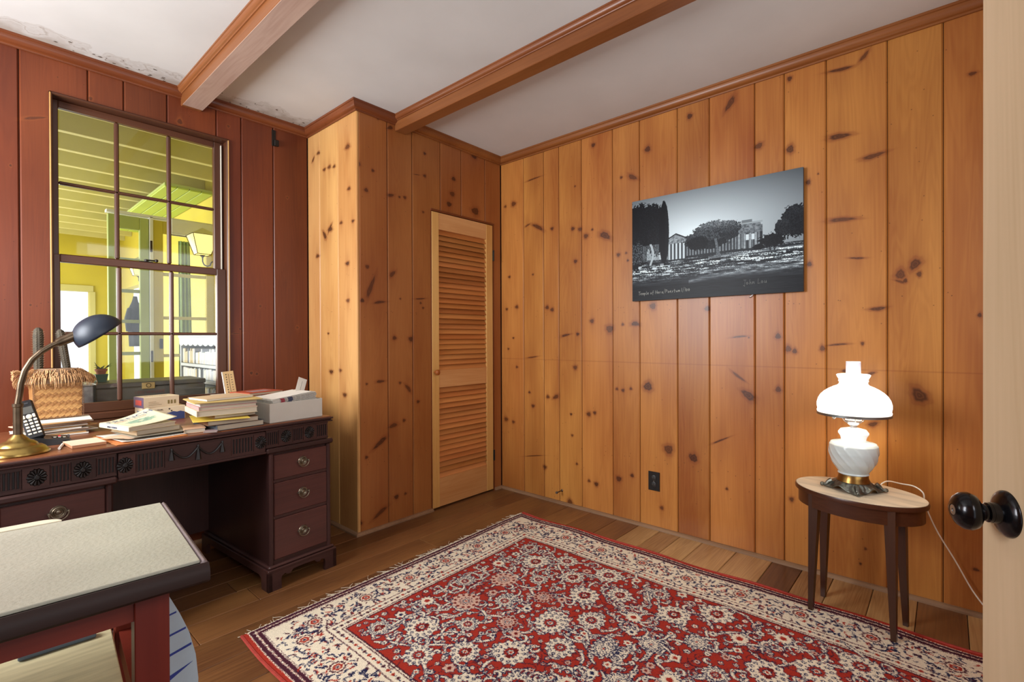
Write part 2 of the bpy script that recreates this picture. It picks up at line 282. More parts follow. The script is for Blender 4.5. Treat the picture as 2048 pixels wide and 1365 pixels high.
KC = [(0.454,2.352,0.0197,0.0096,0.00),(0.096,2.299,0.0281,0.0148,0.00),(0.376,2.228,0.0191,0.0095,0.00),(0.314,2.230,0.0217,0.0109,0.00),(0.253,2.219,0.0181,0.0092,0.00),(0.082,2.047,0.0196,0.0104,0.00),(0.039,1.848,0.0165,0.0088,0.00),(0.174,1.859,0.0175,0.0091,0.00),(0.307,1.841,0.0308,0.0156,0.00),(0.469,1.691,0.0232,0.0113,0.00),(0.103,1.605,0.0226,0.0119,0.00),(0.100,1.383,0.0198,0.0104,0.00),(0.336,1.189,0.0126,0.0063,0.00),(0.302,0.949,0.0247,0.0125,0.00),(0.193,0.962,0.0177,0.0092,0.00),(0.142,0.816,0.0230,0.0121,0.00),(0.522,2.327,0.0231,0.0081,2.41),(0.376,1.812,0.0348,0.0144,-2.26),(0.309,1.847,0.0372,0.0092,2.32)]
KD = [(-2.459,2.408,0.0035,0.0048,0.00),(-2.339,2.350,0.0086,0.0111,0.00),(-1.961,2.360,0.0142,0.0166,0.00),(-2.180,2.409,0.0031,0.0039,0.00),(-2.364,2.408,0.0028,0.0037,0.00),(-1.716,2.413,0.0081,0.0089,0.00),(-1.597,0.948,0.0101,0.0107,0.00),(-1.565,0.941,0.0088,0.0092,0.00),(-1.658,1.216,0.0084,0.0090,0.00),(-1.542,1.359,0.0089,0.0093,0.00),(-1.372,2.065,0.0080,0.0080,0.00),(-1.312,1.230,0.0099,0.0098,0.00),(-2.558,1.316,0.0050,0.0069,0.00),(-2.619,1.946,0.0048,0.0068,0.00),(-2.539,2.187,0.0488,0.0072,0.39),(-1.676,1.189,0.0291,0.0045,0.11)]
# ------------------------------------------------------------------ knot masks
def knot_mask(K, a0, a1, px=.002, seed=1, lines=()):
    w = int((a1-a0)/px); h = int(H/px); A = np.zeros((h, w, 3), np.float32)
    R = np.random.default_rng(seed)
    for (u, z, ru, rz, an) in K:
        ru *= .86; rz *= .86
        cx = (u-a0)/px; cy = (H-z)/px; R0 = max(ru, rz)/px*4.5+4
        x0, x1, y0, y1 = int(max(0, cx-R0)), int(min(w, cx+R0)), int(max(0, cy-R0*1.6)), int(min(h, cy+R0*1.6))
        if x1 <= x0 or y1 <= y0: continue
        X, Y = np.meshgrid(np.arange(x0, x1), np.arange(y0, y1)); dx = (X-cx)*px; dy = -(Y-cy)*px
        c, s = math.cos(an), math.sin(an); p = (dx*c+dy*s)/ru; q = (-dx*s+dy*c)/rz
        ph = R.uniform(0, 6); th = np.arctan2(q, p)
        t = np.sqrt(p*p+q*q)*(1+.10*np.sin(3*th+ph)+.06*np.sin(7*th+ph*2))
        core = np.clip((1.08-t)/.22, 0, 1)*(.62+.38*np.clip(np.abs(np.sin(t*7)), 0, 1))*R.uniform(.75, 1)
        big = min(1, max(ru, rz)/.014)
        halo = np.exp(-np.clip(t-.9, 0, 9)**2/.5)*.62+np.exp(-(dx/(ru*1.1))**2-(dy/(max(rz, ru)*3.4))**2)*.34*big+np.clip(.5-np.abs(t-1.5)*3, 0, 1)*.3*big
        A[y0:y1, x0:x1, 0] = np.maximum(A[y0:y1, x0:x1, 0], core*.9); A[y0:y1, x0:x1, 1] = np.maximum(A[y0:y1, x0:x1, 1], np.clip(halo*.85, 0, .7))
    for i in range(int((a1-a0)*55)):                                    # worm holes and nail marks
        x = R.integers(2, w-3); y = R.integers(2, h-3); A[y:y+2, x:x+2, 0] = .65
    for zz in (.42, 1.33):
        for i in range(int((a1-a0)*14)):
            x = R.integers(2, w-3); y = int((H-zz+R.uniform(-.02, .02))/px); A[y:y+2, x:x+2, 0] = .75
    for (z0, z1, s) in lines:
        ys = ((H-(z0+(z1-z0)*np.linspace(0, 1, w)))/px).astype(int)
        for k in (-1, 0, 1): A[ys+k, np.arange(w), 1] = np.maximum(A[ys+k, np.arange(w), 1], s)
    return A
wallA = wood('pine_right_wall', '8e5022', 'b97d3d', 2, .34, image('knots_a', knot_mask(KA, YR, 0, seed=2, lines=((1.0, 1.0, .35),)), True), (1, YR, 0, 1))  # all walls share one pine finish; lighting differences are put into their tones
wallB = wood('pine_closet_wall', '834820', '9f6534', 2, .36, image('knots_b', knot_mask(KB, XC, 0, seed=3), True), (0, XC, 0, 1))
wallC = wood('pine_closet_side', 'a87440', 'ca9c60', 2, .34, image('knots_c', knot_mask(KC, 0, YD, seed=4), True), (1, 0, YD, 1))
wallD = wood('pine_window_wall', '54240f', '74391b', 2, .38, image('knots_d', knot_mask(KD, XL, XC, seed=5), True), (0, XL, XC, 1))  # same pine, aged redder, with this wall's shade darkened into the colour
trimw = wood('pine_trim', '703c1b', '8f5629', 1, .35, rnd=.03, gs=1.)
trimx = wood('pine_trim_x', '5c2d16', '7a4222', 0, .35, rnd=.03)
dark = mat('groove_dark', '2a120a', .9)
# ------------------------------------------------------------------ setting: floor
fl = MB().box(XL-.1, .1, YR-1.2, YD+.1, -.08, -.018).build('floor', dark); st(fl)
planks = [wood('oak_floor_plank', '5a3820', '845a33', 0, .38, rnd=.16, gs=1.3, grainc=.8, coat=.15),
          wood('oak_floor_plank_worn', '8b6238', 'c09a66', 0, .42, rnd=.10, gs=1.3, grainc=.8, coat=.1)]
J = [.6, .44, .27, .11, -.02, -.154, -.301, -.47, -.64, -.82, -1.01, -1.16, -1.297, -1.42, -1.549, -1.73, -1.905, -2.04, -2.17, -2.324, -2.48, -2.638, -2.80, -2.95, -3.1, -3.28, -3.45, -3.62, -3.8, -4.0]
for i in range(len(J)-1):
    xs = [XL]; x = XL+rng.uniform(.3, 1.6)
    while x < -.35: xs.append(x); x += rng.uniform(1.1, 2.2)
    if i == 5: xs = [XL, -1.9, -.36]
    xs.append(0)
    for a, b_ in zip(xs, xs[1:]):
        y1, y0 = J[i], J[i+1]; g = .0012
        B('plank', planks[1] if (y0 < -1.2 and a > -2.0 and rng.random() < .75) else planks[0], fl, a+g, b_-g, y0+g, y1-g, -.02, 0, c=.002)
# ------------------------------------------------------------------ walls
def frame(w):
    return {'A': lambda u, o, z: (-o, u, z), 'B': lambda u, o, z: (u, -o, z), 'C': lambda u, o, z: (XC-o, u, z), 'D': lambda u, o, z: (u, YD-o, z),
            'L': lambda u, o, z: (XL+o, u, z), 'R': lambda u, o, z: (u, YR+o, z)}[w]
def board(w, pieces, m, parent):
    F = frame(w); mb = MB()
    for (u0, u1, z0, z1, l, r) in pieces:
        g = .0012; c = .0052; u0 += g if l else 0; u1 -= g if r else 0
        p = [(u0, -.016)]+([(u0, -c), (u0+c, 0)] if l else [(u0, 0)])+([(u1-c, 0), (u1, -c)] if r else [(u1, 0)])+[(u1, -.016)]
        n = len(p); v = [F(a, b_, z0) for a, b_ in p]+[F(a, b_, z1) for a, b_ in p]
        mb.add(v, [(i, (i+1) % n, n+(i+1) % n, n+i) for i in range(n)]+[tuple(range(n)), tuple(range(n, 2*n))])
    return mb.build('board', m, parent)
zc = H-.01
wa = st(MB().box(.008, .12, YR-.12, .7, 0, H).build('wall_right', dark))
jA = [0, -.228, -.415, -.55, -.737, -.973, -1.161, -1.4, -1.584, -1.819, -1.958, -2.139, -2.374, -2.563, -2.77, YR]
for a, b_ in zip(jA, jA[1:]): board('A', [(b_, a, .004, zc, 1, 1)], wallA, wa)
DX0, DX1, DZ = -.684, -.094, 2.008
wb = st(MB().box(XC+.008, DX0-.01, .008, .09, 0, H).box(DX1+.01, .0, .008, .09, 0, H).box(DX0-.01, DX1+.01, .008, .09, DZ+.01, H).build('wall_back', dark))
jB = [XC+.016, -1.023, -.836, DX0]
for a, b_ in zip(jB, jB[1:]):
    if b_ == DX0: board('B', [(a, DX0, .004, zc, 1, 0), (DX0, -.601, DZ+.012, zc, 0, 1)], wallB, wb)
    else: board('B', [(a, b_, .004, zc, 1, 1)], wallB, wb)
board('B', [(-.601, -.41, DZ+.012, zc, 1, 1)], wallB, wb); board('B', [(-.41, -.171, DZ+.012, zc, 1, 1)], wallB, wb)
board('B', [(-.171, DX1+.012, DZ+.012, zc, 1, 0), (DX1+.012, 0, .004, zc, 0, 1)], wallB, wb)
wc = st(MB().box(XC+.008, XC+.09, .008, YD, 0, H).build('wall_closet_side', dark))
jC = [0-.0, .21, .439, YD]
for a, b_ in zip(jC, jC[1:]): board('C', [(a, b_, .004, zc, 1, 1)], wallC, wc)
# window wall with its opening
WX0, WX1, WZ0, WZ1 = -2.49, -1.714, .755, 2.33
wd = st(MB().box(XL, WX0, YD+.008, YD+.12, 0, H).box(WX1, XC+.1, YD+.008, YD+.12, 0, H).box(WX0, WX1, YD+.008, YD+.12, WZ1, H).box(WX0, WX1, YD+.008, YD+.12, 0, WZ0).build('wall_window_side', dark))
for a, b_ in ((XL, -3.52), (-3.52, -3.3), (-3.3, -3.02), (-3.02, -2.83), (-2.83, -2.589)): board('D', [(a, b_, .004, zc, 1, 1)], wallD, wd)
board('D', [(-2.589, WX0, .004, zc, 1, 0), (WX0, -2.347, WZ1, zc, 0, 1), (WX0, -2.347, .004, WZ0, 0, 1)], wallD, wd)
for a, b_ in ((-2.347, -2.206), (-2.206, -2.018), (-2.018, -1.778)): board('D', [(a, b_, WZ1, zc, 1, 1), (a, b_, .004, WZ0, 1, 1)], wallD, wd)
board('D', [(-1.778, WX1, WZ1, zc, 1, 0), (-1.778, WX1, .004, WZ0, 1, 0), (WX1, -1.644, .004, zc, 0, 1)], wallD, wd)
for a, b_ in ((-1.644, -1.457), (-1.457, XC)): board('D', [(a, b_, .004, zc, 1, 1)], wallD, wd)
# left wall and rear wall (outside the picture)
lw = MB(); wy0, wy1, wz0, wz1 = -.88, .34, 1.05, 2.2
lw.box(XL-.12, XL, YR, wy0, 0, H).box(XL-.12, XL, wy1, YD+.12, 0, H).box(XL-.12, XL, wy0, wy1, 0, wz0).box(XL-.12, XL, wy0, wy1, wz1, H)
st(lw.build('wall_left', wood('pine_left_wall', '9a5422', 'c0803f', 2, .4)))
rw = MB(); dx0, dx1 = -3.3, -2.42
rw.box(XL, dx0, YR-.12, YR, 0, H).box(dx0, dx1, YR-.12, YR, 2.03, H).box(dx1, -1.95, YR-.12, YR, 0, H).box(-1.95, -.6, YR-.12, YR, 0, .9).box(-1.95, -.6, YR-.12, YR, 2.2, H).box(-.6, .1, YR-.12, YR, 0, H)  # includes an unseen window opening, added for the rear fill
st(rw.build('wall_rear', wood('pine_rear_wall', '9a5422', 'c0803f', 2, .4)))
# ------------------------------------------------------------------ ceiling with beams
def ceiling_mat():
    m = bpy.data.materials.new('old_plaster'); m.use_nodes = True; nt = m.node_tree; L = nt.links; b = nt.nodes['Principled BSDF']; b.inputs['Roughness'].default_value = .8
    tc = nd(nt, 'ShaderNodeTexCoord'); sp = nd(nt, 'ShaderNodeSeparateXYZ'); L.new(tc.outputs['Object'], sp.inputs[0])
    n = nd(nt, 'ShaderNodeTexNoise'); n.inputs['Scale'].default_value = 2.5; n.inputs['Detail'].default_value = 5; L.new(tc.outputs['Object'], n.inputs[0])
    r = nd(nt, 'ShaderNodeValToRGB'); r.color_ramp.elements[0].color = lin('b9b7b3'); r.color_ramp.elements[1].color = lin('d0cfcc'); L.new(n.outputs[0], r.inputs[0])
    # flaking, water marked band along the window wall
    n2 = nd(nt, 'ShaderNodeTexNoise'); n2.inputs['Scale'].default_value = 5; n2.inputs['Detail'].default_value = 6; L.new(tc.outputs['Object'], n2.inputs[0])
    def band(src, a, b_, amp):
        mr = nd(nt, 'ShaderNodeMapRange'); mr.inputs['From Min'].default_value = a; mr.inputs['From Max'].default_value = b_; L.new(src, mr.inputs[0])
        md = nd(nt, 'ShaderNodeMath', operation='MULTIPLY_ADD'); md.inputs[1].default_value = amp; L.new(n2.outputs[0], md.inputs[0]); L.new(mr.outputs[0], md.inputs[2]); return md
    md = band(sp.outputs[1], .22, .60, 1.1)
    rr = nd(nt, 'ShaderNodeValToRGB'); cr = rr.color_ramp; cr.elements[0].position = .93; cr.elements[0].color = (0, 0, 0, 1); cr.elements[1].position = 1.05; cr.elements[1].color = (.25, .25, .25, 1)
    sc = nd(nt, 'ShaderNodeMath', operation='SUBTRACT'); sc.inputs[1].default_value = .35; L.new(md.outputs[0], sc.inputs[0])
    cr.elements[0].position = .78; cr.elements[1].position = .80
    for p, v in ((.84, .12), (.86, .55), (.875, .15), (.93, .35), (1., .6)):
        e = cr.elements.new(p); e.color = (v, v, v, 1)
    L.new(sc.outputs[0], rr.inputs[0])
    x = nd(nt, 'ShaderNodeMixRGB'); x.inputs[2].default_value = lin('7d6a56'); L.new(rr.outputs[0], x.inputs[0]); L.new(r.outputs[0], x.inputs[1])
    L.new(x.outputs[0], b.inputs['Base Color'])
    bp = nd(nt, 'ShaderNodeBump'); bp.inputs['Strength'].default_value = .15; bp.inputs['Distance'].default_value = .004; L.new(n2.outputs[0], bp.inputs['Height']); L.new(bp.outputs[0], b.inputs['Normal'])
    return m
ce = st(MB().box(XL-.12, .12, YR-.12, YD+.12, H, H+.1).build('ceiling', ceiling_mat()))
chip = mat('plaster_hole', '4a3a2c', .9)
mb = MB()
for i in range(34):                                                    # small holes and lifted flakes of plaster
    x = rng.choice([rng.uniform(-2.55, -2.0), rng.uniform(-1.8, -1.3)]); y = YD-.045-abs(rng.gauss(0, .05)); r = rng.uniform(.002, .006)
    n = rng.randint(5, 8); mb.prism([(x+r*rng.uniform(.5, 2)*math.cos(2*PI*k/n), y+r*rng.uniform(.5, 1)*math.sin(2*PI*k/n)) for k in range(n)], H-.0015, H+.001)
f_ = mb.build('plaster_chips', chip, ce); f_['kind'] = 'stuff'
beamr = wood('beam_red', '6a3a1d', '89532e', 1, .34, rnd=.05)
beamp = wood('beam_weathered', '94786a', 'baa493', 1, .5, rnd=.03)
qr = [(0, 0)]+[(.012+.026*math.cos(a), -.052+.0+.044*(1-math.sin(a))) for a in ()]
def crown_prof(z=H, s=1.):
    p = [(0, -.052), (.009, -.052), (.010, -.046)]
    for k in range(7):
        a = PI/2*k/6; p.append((.012+.024*math.sin(a), -.044+.032*(1-math.cos(a))))
    p += [(.041, -.010), (.042, 0), (0, 0)]
    return [(o*s, z+q*s) for o, q in p]
for (x0, x1, y1, pale) in ((-1.955, -1.855, YD, 1), (-.968, -.888, 0, 0)):
    b_ = MB().box(x0, x1, YR, y1, H-.088, H+.0, c=.003).build('beam', beamr, ce)
    if pale:
        MB().box(x0+.002, x1-.002, YR, y1-.03, H-.0895, H-.085).build('weathered_face', beamp, b_)
    MB().sweep(crown_prof(H, .62), [(x0, y1-.02), (x0, YR)], -1).build('beam_moulding', beamr, b_, True)
    MB().sweep(crown_prof(H, .62), [(x1, y1-.02), (x1, YR)], 1).build('beam_moulding', beamr, b_, True)
# crown mouldings, base mouldings
def trim(n, path, m, side=-1, prof=None): return st(MB().sweep(prof or crown_prof(), path, side).build('trim_%d' % n, m, None, True, 30))
trim(1, [(XL, YD), (XC, YD), (XC, 0), (-.96, 0)], trimx)
trim(2, [(-.96, 0), (0, 0), (0, YR)], trimw)
bp_ = [(0, 0), (.020, 0), (.019, .008), (.014, .014), (.006, .018), (0, .018)]
bmat = wood('worn_base_shoe', '6a4c34', '98795a', 1, .5, rnd=.05)
def base(n, path): return st(MB().sweep(bp_, path, -1).build('baseboard_'+n, bmat, None, True, 30))
base('right', [(DX1+.012, 0), (0, 0), (0, YR)])
base('back', [(XC, YD), (XC, 0), (DX0, 0)]); base('window_side', [(XL, YD), (XC, YD)])
# closet interior
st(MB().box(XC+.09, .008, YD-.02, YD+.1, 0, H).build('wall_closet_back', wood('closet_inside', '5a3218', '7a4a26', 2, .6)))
# ------------------------------------------------------------------ louvered door
dr = st(E('door_1', (DX0, -.0, 0)))
lw1 = wood('louver_pine_stile', 'b98444', 'd3a563', 2, .45, rnd=.02, gs=1.); lw2 = wood('louver_pine_rail', 'b47a42', 'd0a068', 0, .45, rnd=.03)
lw3 = wood('louver_pine_slat', 'a4622e', 'c18248', 0, .42, rnd=.14)
dw = DX1-DX0
B('stile', lw1, dr, .002, .062, -.006, .026, .012, DZ-.003, c=.002)
B('stile', lw1, dr, dw-.071, dw-.004, -.006, .026, .012, DZ-.003, c=.002)
B('rail', lw2, dr, .062, dw-.071, -.004, .024, 1.892, DZ-.003, c=.0015)
B('rail', lw2, dr, .062, dw-.071, -.004, .024, .820, .938, c=.0015)
B('rail', lw2, dr, .062, dw-.071, -.004, .024, .012, .205, c=.0015)
for z0, z1, n in ((.938, 1.892, 27), (.205, .820, 17)):
    for k in range(n):
        z = z0+(k+.5)*(z1-z0)/n
        B('louver', lw3, dr, -(dw-.133)/2, (dw-.133)/2, -.021, .021, -.0035, .0035, c=.0012, M=T(.062+(dw-.133)/2, .010, z, rx=math.radians(58)))
MB().lathe([(.006, 0), (.006, .018), (.014, .020), (.019, .028), (.019, .036), (.013, .042), (.001, .044)], 24, T(.022, -.004, .927, rx=PI/2)).build('knob', wood('knob_wood', '7a3f18', '9a5524', 1, .3), dr, True)
hm = mat('hinge_iron', '2b2622', .5, .7)
for z in (1.779, .269):
    h_ = MB().box(dw-.005, dw+.010, -.010, -.002, z-.038, z+.038, c=.001).build('hinge', hm, dr)
    MB().lathe([(.005, -.04), (.005, .04)], 10, T(dw+.002, -.012, z)).build('hinge_pin', hm, h_, True)
cs = st(MB().box(DX0-.006, DX0+.0005, -.004, .03, 0, DZ).box(DX1+.0, DX1+.013, -.004, .03, 0, DZ).box(DX0-.006, DX1+.013, -.008, .03, DZ+.001, DZ+.014, c=.002).build('trim_3', trimx))
# ------------------------------------------------------------------ sash window
wn = st(E('window_1', (0, 0, 0)))
wf = wood('window_wood', '3f2417', '573420', 2, .33, rnd=.02); wfx = wood('window_wood_x', '3f2417', '573420', 0, .33, rnd=.02)
gl = glass('window_glass', refl=.03)
bead = [(0, 0), (.012, 0), (.012, -.002), (.009, -.010), (.004, -.013), (0, -.013)]
cz = MB().box(WX0, WX0+.013, YD-.012, YD+.11, WZ0, WZ1, c=.004).box(WX1-.013, WX1, YD-.012, YD+.11, WZ0, WZ1, c=.004).build('jamb', wf, wn)
cz = MB().box(WX0, WX1, YD-.012, YD+.11, WZ1-.013, WZ1, c=.004).build('head_jamb', wfx, wn)
vm = [-2.227, -1.998]
def sash(name, y, x0, x1, z0, z1, gx0, gx1, gz0, gz1, zm, lo):
    s = E(name); s.parent = wn
    B('sash_stile', wf, s, x0, gx0, y, y+.032, z0, z1, c=.003); B('sash_stile', wf, s, gx1, x1, y, y+.032, z0, z1, c=.003)
    B('sash_rail', wfx, s, gx0, gx1, y, y+.032, gz1, z1, c=.003); B('sash_rail', wfx, s, gx0, gx1, y, y+.032, z0, gz0, c=.003)
    B('muntin', wfx, s, gx0, gx1, y+.004, y+.026, zm-.008, zm+.008, c=.005)
    for v in vm: B('muntin', wf, s, v-.010, v+.010, y+.004, y+.026, gz0, gz1, c=.006)
    xs = [gx0]+vm+[gx1]
    for i in range(3):
        for a, b_ in ((gz0, zm), (zm, gz1)): B('pane', gl, s, xs[i]+.006, xs[i+1]-.006, y+.018, y+.020, a+.005, b_-.005)
    return s
up_s = sash('upper_sash', YD+.050, WX0+.013, WX1-.013, 1.545, WZ1-.013, -2.452, -1.777, 1.572, 2.283, 1.919, 0)
lo_s = sash('lower_sash', YD+.012, WX0+.013, WX1-.013, .790, 1.565, -2.452, -1.777, .838, 1.528, 1.184, 1)
MB().box(WX0, WX1, YD-.020, YD+.11, WZ0, .790, c=.005).build('stool', wfx, wn)
MB().box(WX0, WX1, YD-.014, YD, .70, WZ0, c=.002).build('apron', wfx, wn)
im_ = mat('latch_iron', '26221f', .4, .6)
la = MB().box(-.03, .03, -.008, .010, 0, .006, c=.002).lathe([(.010, .006), (.010, .016), (.004, .018)], 14).box(-.004, .045, -.006, .006, .010, .017, c=.003).lathe([(.001, -.009), (.008, -.006), (.009, 0), (.008, .006), (.001, .009)], 12, T(.045, 0, .014))
o = la.build('sash_lock', im_, wn, True); o.location = (-2.11, YD+.030, 1.565)
white = mat('old_paint_line', 'cfc9b8', .6); yb = wood('highlight_bead', '9c7440', 'c2985a', 2, .4, rnd=.01)
for a in (WX0+.001, WX1-.008): B('highlight_bead', yb, wn, a, a+.006, YD-.0145, YD-.010, WZ0+.04, WZ1-.006, c=.0015)  # pale colour imitates light catching the inner edge of the casing
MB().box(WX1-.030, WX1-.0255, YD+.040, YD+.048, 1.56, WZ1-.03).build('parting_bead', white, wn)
# ================================================================== RUG
def paint_rug():
    w, h = 865, 1300; Z = np.zeros((h, w, 3), np.float32)
    red = (.62, .185, .135); cream = (.88, .83, .73); navy = (.13, .14, .26); mar = (.27, .12, .17); pink = (.80, .66, .58); dred = (.42, .10, .09)
    def win(cx, cy, r):
        x0, x1, y0, y1 = int(max(0, cx-r)), int(min(w, cx+r+1)), int(max(0, cy-r)), int(min(h, cy+r+1))
        if x1 <= x0 or y1 <= y0: return None
        X, Y = np.meshgrid(np.arange(x0, x1), np.arange(y0, y1)); return (slice(y0, y1), slice(x0, x1)), X-cx, Y-cy
    def put(cx, cy, R_, fn, col):
        q = win(cx, cy, R_)
        if q is None: return
        sl, X, Y = q; m = fn(X, Y); Z[sl][m] = col
    def ros(cx, cy, r, n=12, kind=0, base=cream, out=navy):
        ph = NR.uniform(0, 6)
        def rad(k, a): return lambda X, Y: np.hypot(X, Y) < k*(1-a*np.abs(np.sin(n/2*np.arctan2(Y, X)+ph)))
        def rad2(k, a, m): return lambda X, Y: np.hypot(X, Y) < k*(1-a*np.abs(np.sin(m/2*np.arctan2(Y, X)+ph+1)))
        if r > 20:
            if kind in (1, 3): put(cx, cy, r+5, rad(r+4, .25), out)
            put(cx, cy, r+2, rad(r+1.5, .16), out); put(cx, cy, r+1, rad(r, .16), base)
            for k in range(n):
                a = 2*PI*k/n; rr = r*.70
                if kind != 2: put(cx+rr*math.cos(a), cy+rr*math.sin(a), 5, lambda X, Y: (np.hypot(X, Y) < 3.6) & (np.hypot(X, Y) > 1.9), out)
                else: put(cx+rr*math.cos(a), cy+rr*math.sin(a), 6, lambda X, Y: np.hypot(X, Y) < 3.4, dred)
            put(cx, cy, r, rad2(r*.5, .3, n), out if kind != 2 else mar); put(cx, cy, r, rad2(r*.42, .25, n), red if kind in (0, 3) else base)
            put(cx, cy, r, rad2(r*.28, .3, 6), out); put(cx, cy, r, rad2(r*.2, .3, 6), cream); put(cx, cy, r, rad2(r*.09, 0, 2), red)
            if kind == 3:
                put(cx-r*.3, cy+r*.1, 7, lambda X, Y: np.hypot(X, Y) < 5, dred); put(cx+r*.3, cy+r*.1, 7, lambda X, Y: np.hypot(X, Y) < 5, dred)
        else:
            put(cx, cy, r+3, rad(r+1.8, .3), out); put(cx, cy, r+2, rad(r, .3), base)
            put(cx, cy, r, rad(r*.36, .2), [red, navy, dred][kind % 3])
    def stroke(pts, r, col, out=None):
        if out is not None:
            for (x, y), q in pts: put(x, y, r*q+3, lambda X, Y: np.hypot(X, Y) < r*q+1.5, out)
        for (x, y), q in pts: put(x, y, r*q+2, lambda X, Y: np.hypot(X, Y) < r*q, col)
    def curl(x, y, a, L, turn, r, col, out):
        pts = []; n = int(L/1.2)
        for k in range(n):
            t = k/n; pts.append(((x, y), .35+.65*math.sin(PI*min(1, t*1.1+.08)))); a += turn*(1+2.4*t*t)/n; x += 1.2*math.cos(a); y += 1.2*math.sin(a)
        stroke(pts, r, col, out)
    Z[:] = red
    Z[:, :] = red
    # layers: (inset from side, inset from end, colour)
    bands = [(9, 0, cream), (11, 2, mar), (30, 20, cream), (31.5, 21.5, mar), (33, 23, cream), (118, 106, mar), (119.5, 107.5, cream), (140, 128, mar), (142, 130, cream), (145, 133, mar), (147.5, 135.5, red)]
    Yg, Xg = np.mgrid[0:h, 0:w]
    dx = np.minimum(Xg, w-1-Xg); dy = np.minimum(Yg, h-1-Yg)
    for a, b_, c in bands: Z[(dx >= a) & (dy >= b_)] = c
    # guard strips with little repeats
    def along(off_s, off_e, step, fn):
        for x in np.arange(off_s, w-off_s+1, step):
            fn(x, off_e, 0); fn(x, h-off_e, 0)
        for y in np.arange(off_e, h-off_e+1, step):
            fn(off_s, y, PI/2); fn(w-off_s, y, PI/2)
    def g1(x, y, a):
        u = NR.uniform(-1, 1); curl(x-5*math.cos(a), y-5*math.sin(a), a+.8*u, 11, -1.6*u, 1.7, cream, None)
        put(x+6*math.cos(a), y+6*math.sin(a), 4, lambda X, Y: np.hypot(X, Y) < 2.4, pink)
    along(20.5, 11, 14, g1)
    def g2(x, y, a):
        put(x, y, 6, lambda X, Y: np.hypot(X, Y) < 3.4, mar if NR.random() < .6 else red); u = NR.uniform(-1, 1)
        curl(x+4*math.cos(a), y+4*math.sin(a), a+u, 8, -2*u, 1.2, navy, None)
    along(130, 118, 15, g2)
    # main cream border
    def bm(x, y, a, L):
        ca, sa = math.cos(a), math.sin(a)
        for t in np.arange(0, L, 9):
            for k in range(9):
                o = NR.uniform(-38, 38); px_, py_ = x+ca*t-sa*o, y+sa*t+ca*o
                curl(px_, py_, NR.uniform(0, 6.28), NR.uniform(8, 20), NR.uniform(-3, 3), NR.uniform(1.0, 2.1), navy if NR.random() < .62 else (mar if NR.random() < .5 else red), None)
        t = 40
        while t < L:
            cx, cy = x+ca*t, y+sa*t
            put(cx, cy, 24, lambda X, Y: np.hypot(X, Y) < 21*(1-.2*np.abs(np.sin(6*np.arctan2(Y, X)))), cream)
            put(cx, cy, 24, lambda X, Y: (np.hypot(X, Y) < 17*(1-.2*np.abs(np.sin(6*np.arctan2(Y, X))))) & (np.hypot(X, Y) > 12), mar)
            put(cx, cy, 24, lambda X, Y: (np.hypot(X, Y) < 10*(1-.2*np.abs(np.sin(3*np.arctan2(Y, X))))), red); put(cx, cy, 8, lambda X, Y: np.hypot(X, Y) < 5, pink); put(cx, cy, 8, lambda X, Y: np.hypot(X, Y) < 2.4, navy)
            t += 118
    bm(76, 65, 0, w-152); bm(76, h-65, 0, w-152); bm(76, 65, PI/2, h-130); bm(w-76, 65, PI/2, h-130)
    # field, mirrored about the long axis
    x0, x1, y0, y1 = 152, w/2, 140, h-140
    big = []
    for iy, y in enumerate(np.arange(y0+42, y1-30, 62)):
        for x in np.arange(x0+34+(iy % 2)*62, x1+8, 124): big.append((x+NR.uniform(-5, 5), y+NR.uniform(-4, 4), NR.choice([19., 24., 30., 35.], p=[.12, .22, .33, .33]), int(NR.choice(4, p=[.36, .24, .12, .28]))))
    small = []
    for i in range(26000):
        x, y = NR.uniform(x0+4, x1), NR.uniform(y0+2, y1-2); r = NR.choice([4.6, 6.5, 9.5, 13], p=[.35, .3, .22, .13])
        if all((x-a)**2+(y-b_)**2 > (c+r+4)**2 for a, b_, c, _ in big) and all((x-a)**2+(y-b_)**2 > (c+r+5.)**2 for a, b_, c, _ in small): small.append((x, y, r, int(NR.integers(0, 3))))
    def mir(x): return w-1-x
    for i in range(900):
        x, y, a = NR.uniform(x0+6, x1), NR.uniform(y0+4, y1-4), NR.uniform(0, 6.28); L, t = NR.uniform(22, 70), NR.uniform(-4, 4)
        st_ = NR.bit_generator.state; thick = 1.0 if NR.random() < .45 else 2.8
        curl(x, y, a, L, t, thick, mar if thick == 1. else cream, None if thick == 1. else navy)
        curl(mir(x), y, PI-a, L, -t, thick, mar if thick == 1. else cream, None if thick == 1. else navy)
    for x, y, r, k in small:
        n = int(NR.integers(4, 8))
        for xx in (x, mir(x)): ros(xx, y, r, n, k, cream if k < 2 else pink, navy)
    for x, y, r, k in big:
        for xx in (x, mir(x)): ros(xx, y, r, 12, k, pink if k == 2 else cream, navy)
    # keep borders crisp against overrun, woven jitter
    Ji = NR.integers(-1, 2, (h, w)); Jj = NR.integers(-1, 2, (h, w))
    Z = Z[np.clip(Yg+Ji, 0, h-1), np.clip(Xg+Jj, 0, w-1)]
    Z *= 1+NR.normal(0, .045, (h, w, 1)); return np.clip(Z, 0, 1)
def rug_mat(im):
    m = image_mat('woven_wool', im, (0, 1), ((0, 1.73), (-2.6, 0)), .95, .6); nt = m.node_tree
    uv = nd(nt, 'ShaderNodeUVMap'); uv.uv_map = 'weave'; nt.links.new(uv.outputs[0], [n for n in nt.nodes if n.type == 'TEX_IMAGE'][0].inputs[0]); return m
rugm = rug_mat(image('rug_pattern', paint_rug()))
RG = E('rug', (-2.062, -.545, .0), math.radians(1.75)); tag(RG, 'red and cream oriental wool rug with navy floral pattern on the plank floor', 'rug')
def shear(y): return .034*(-y)         # the long sides run slightly askew
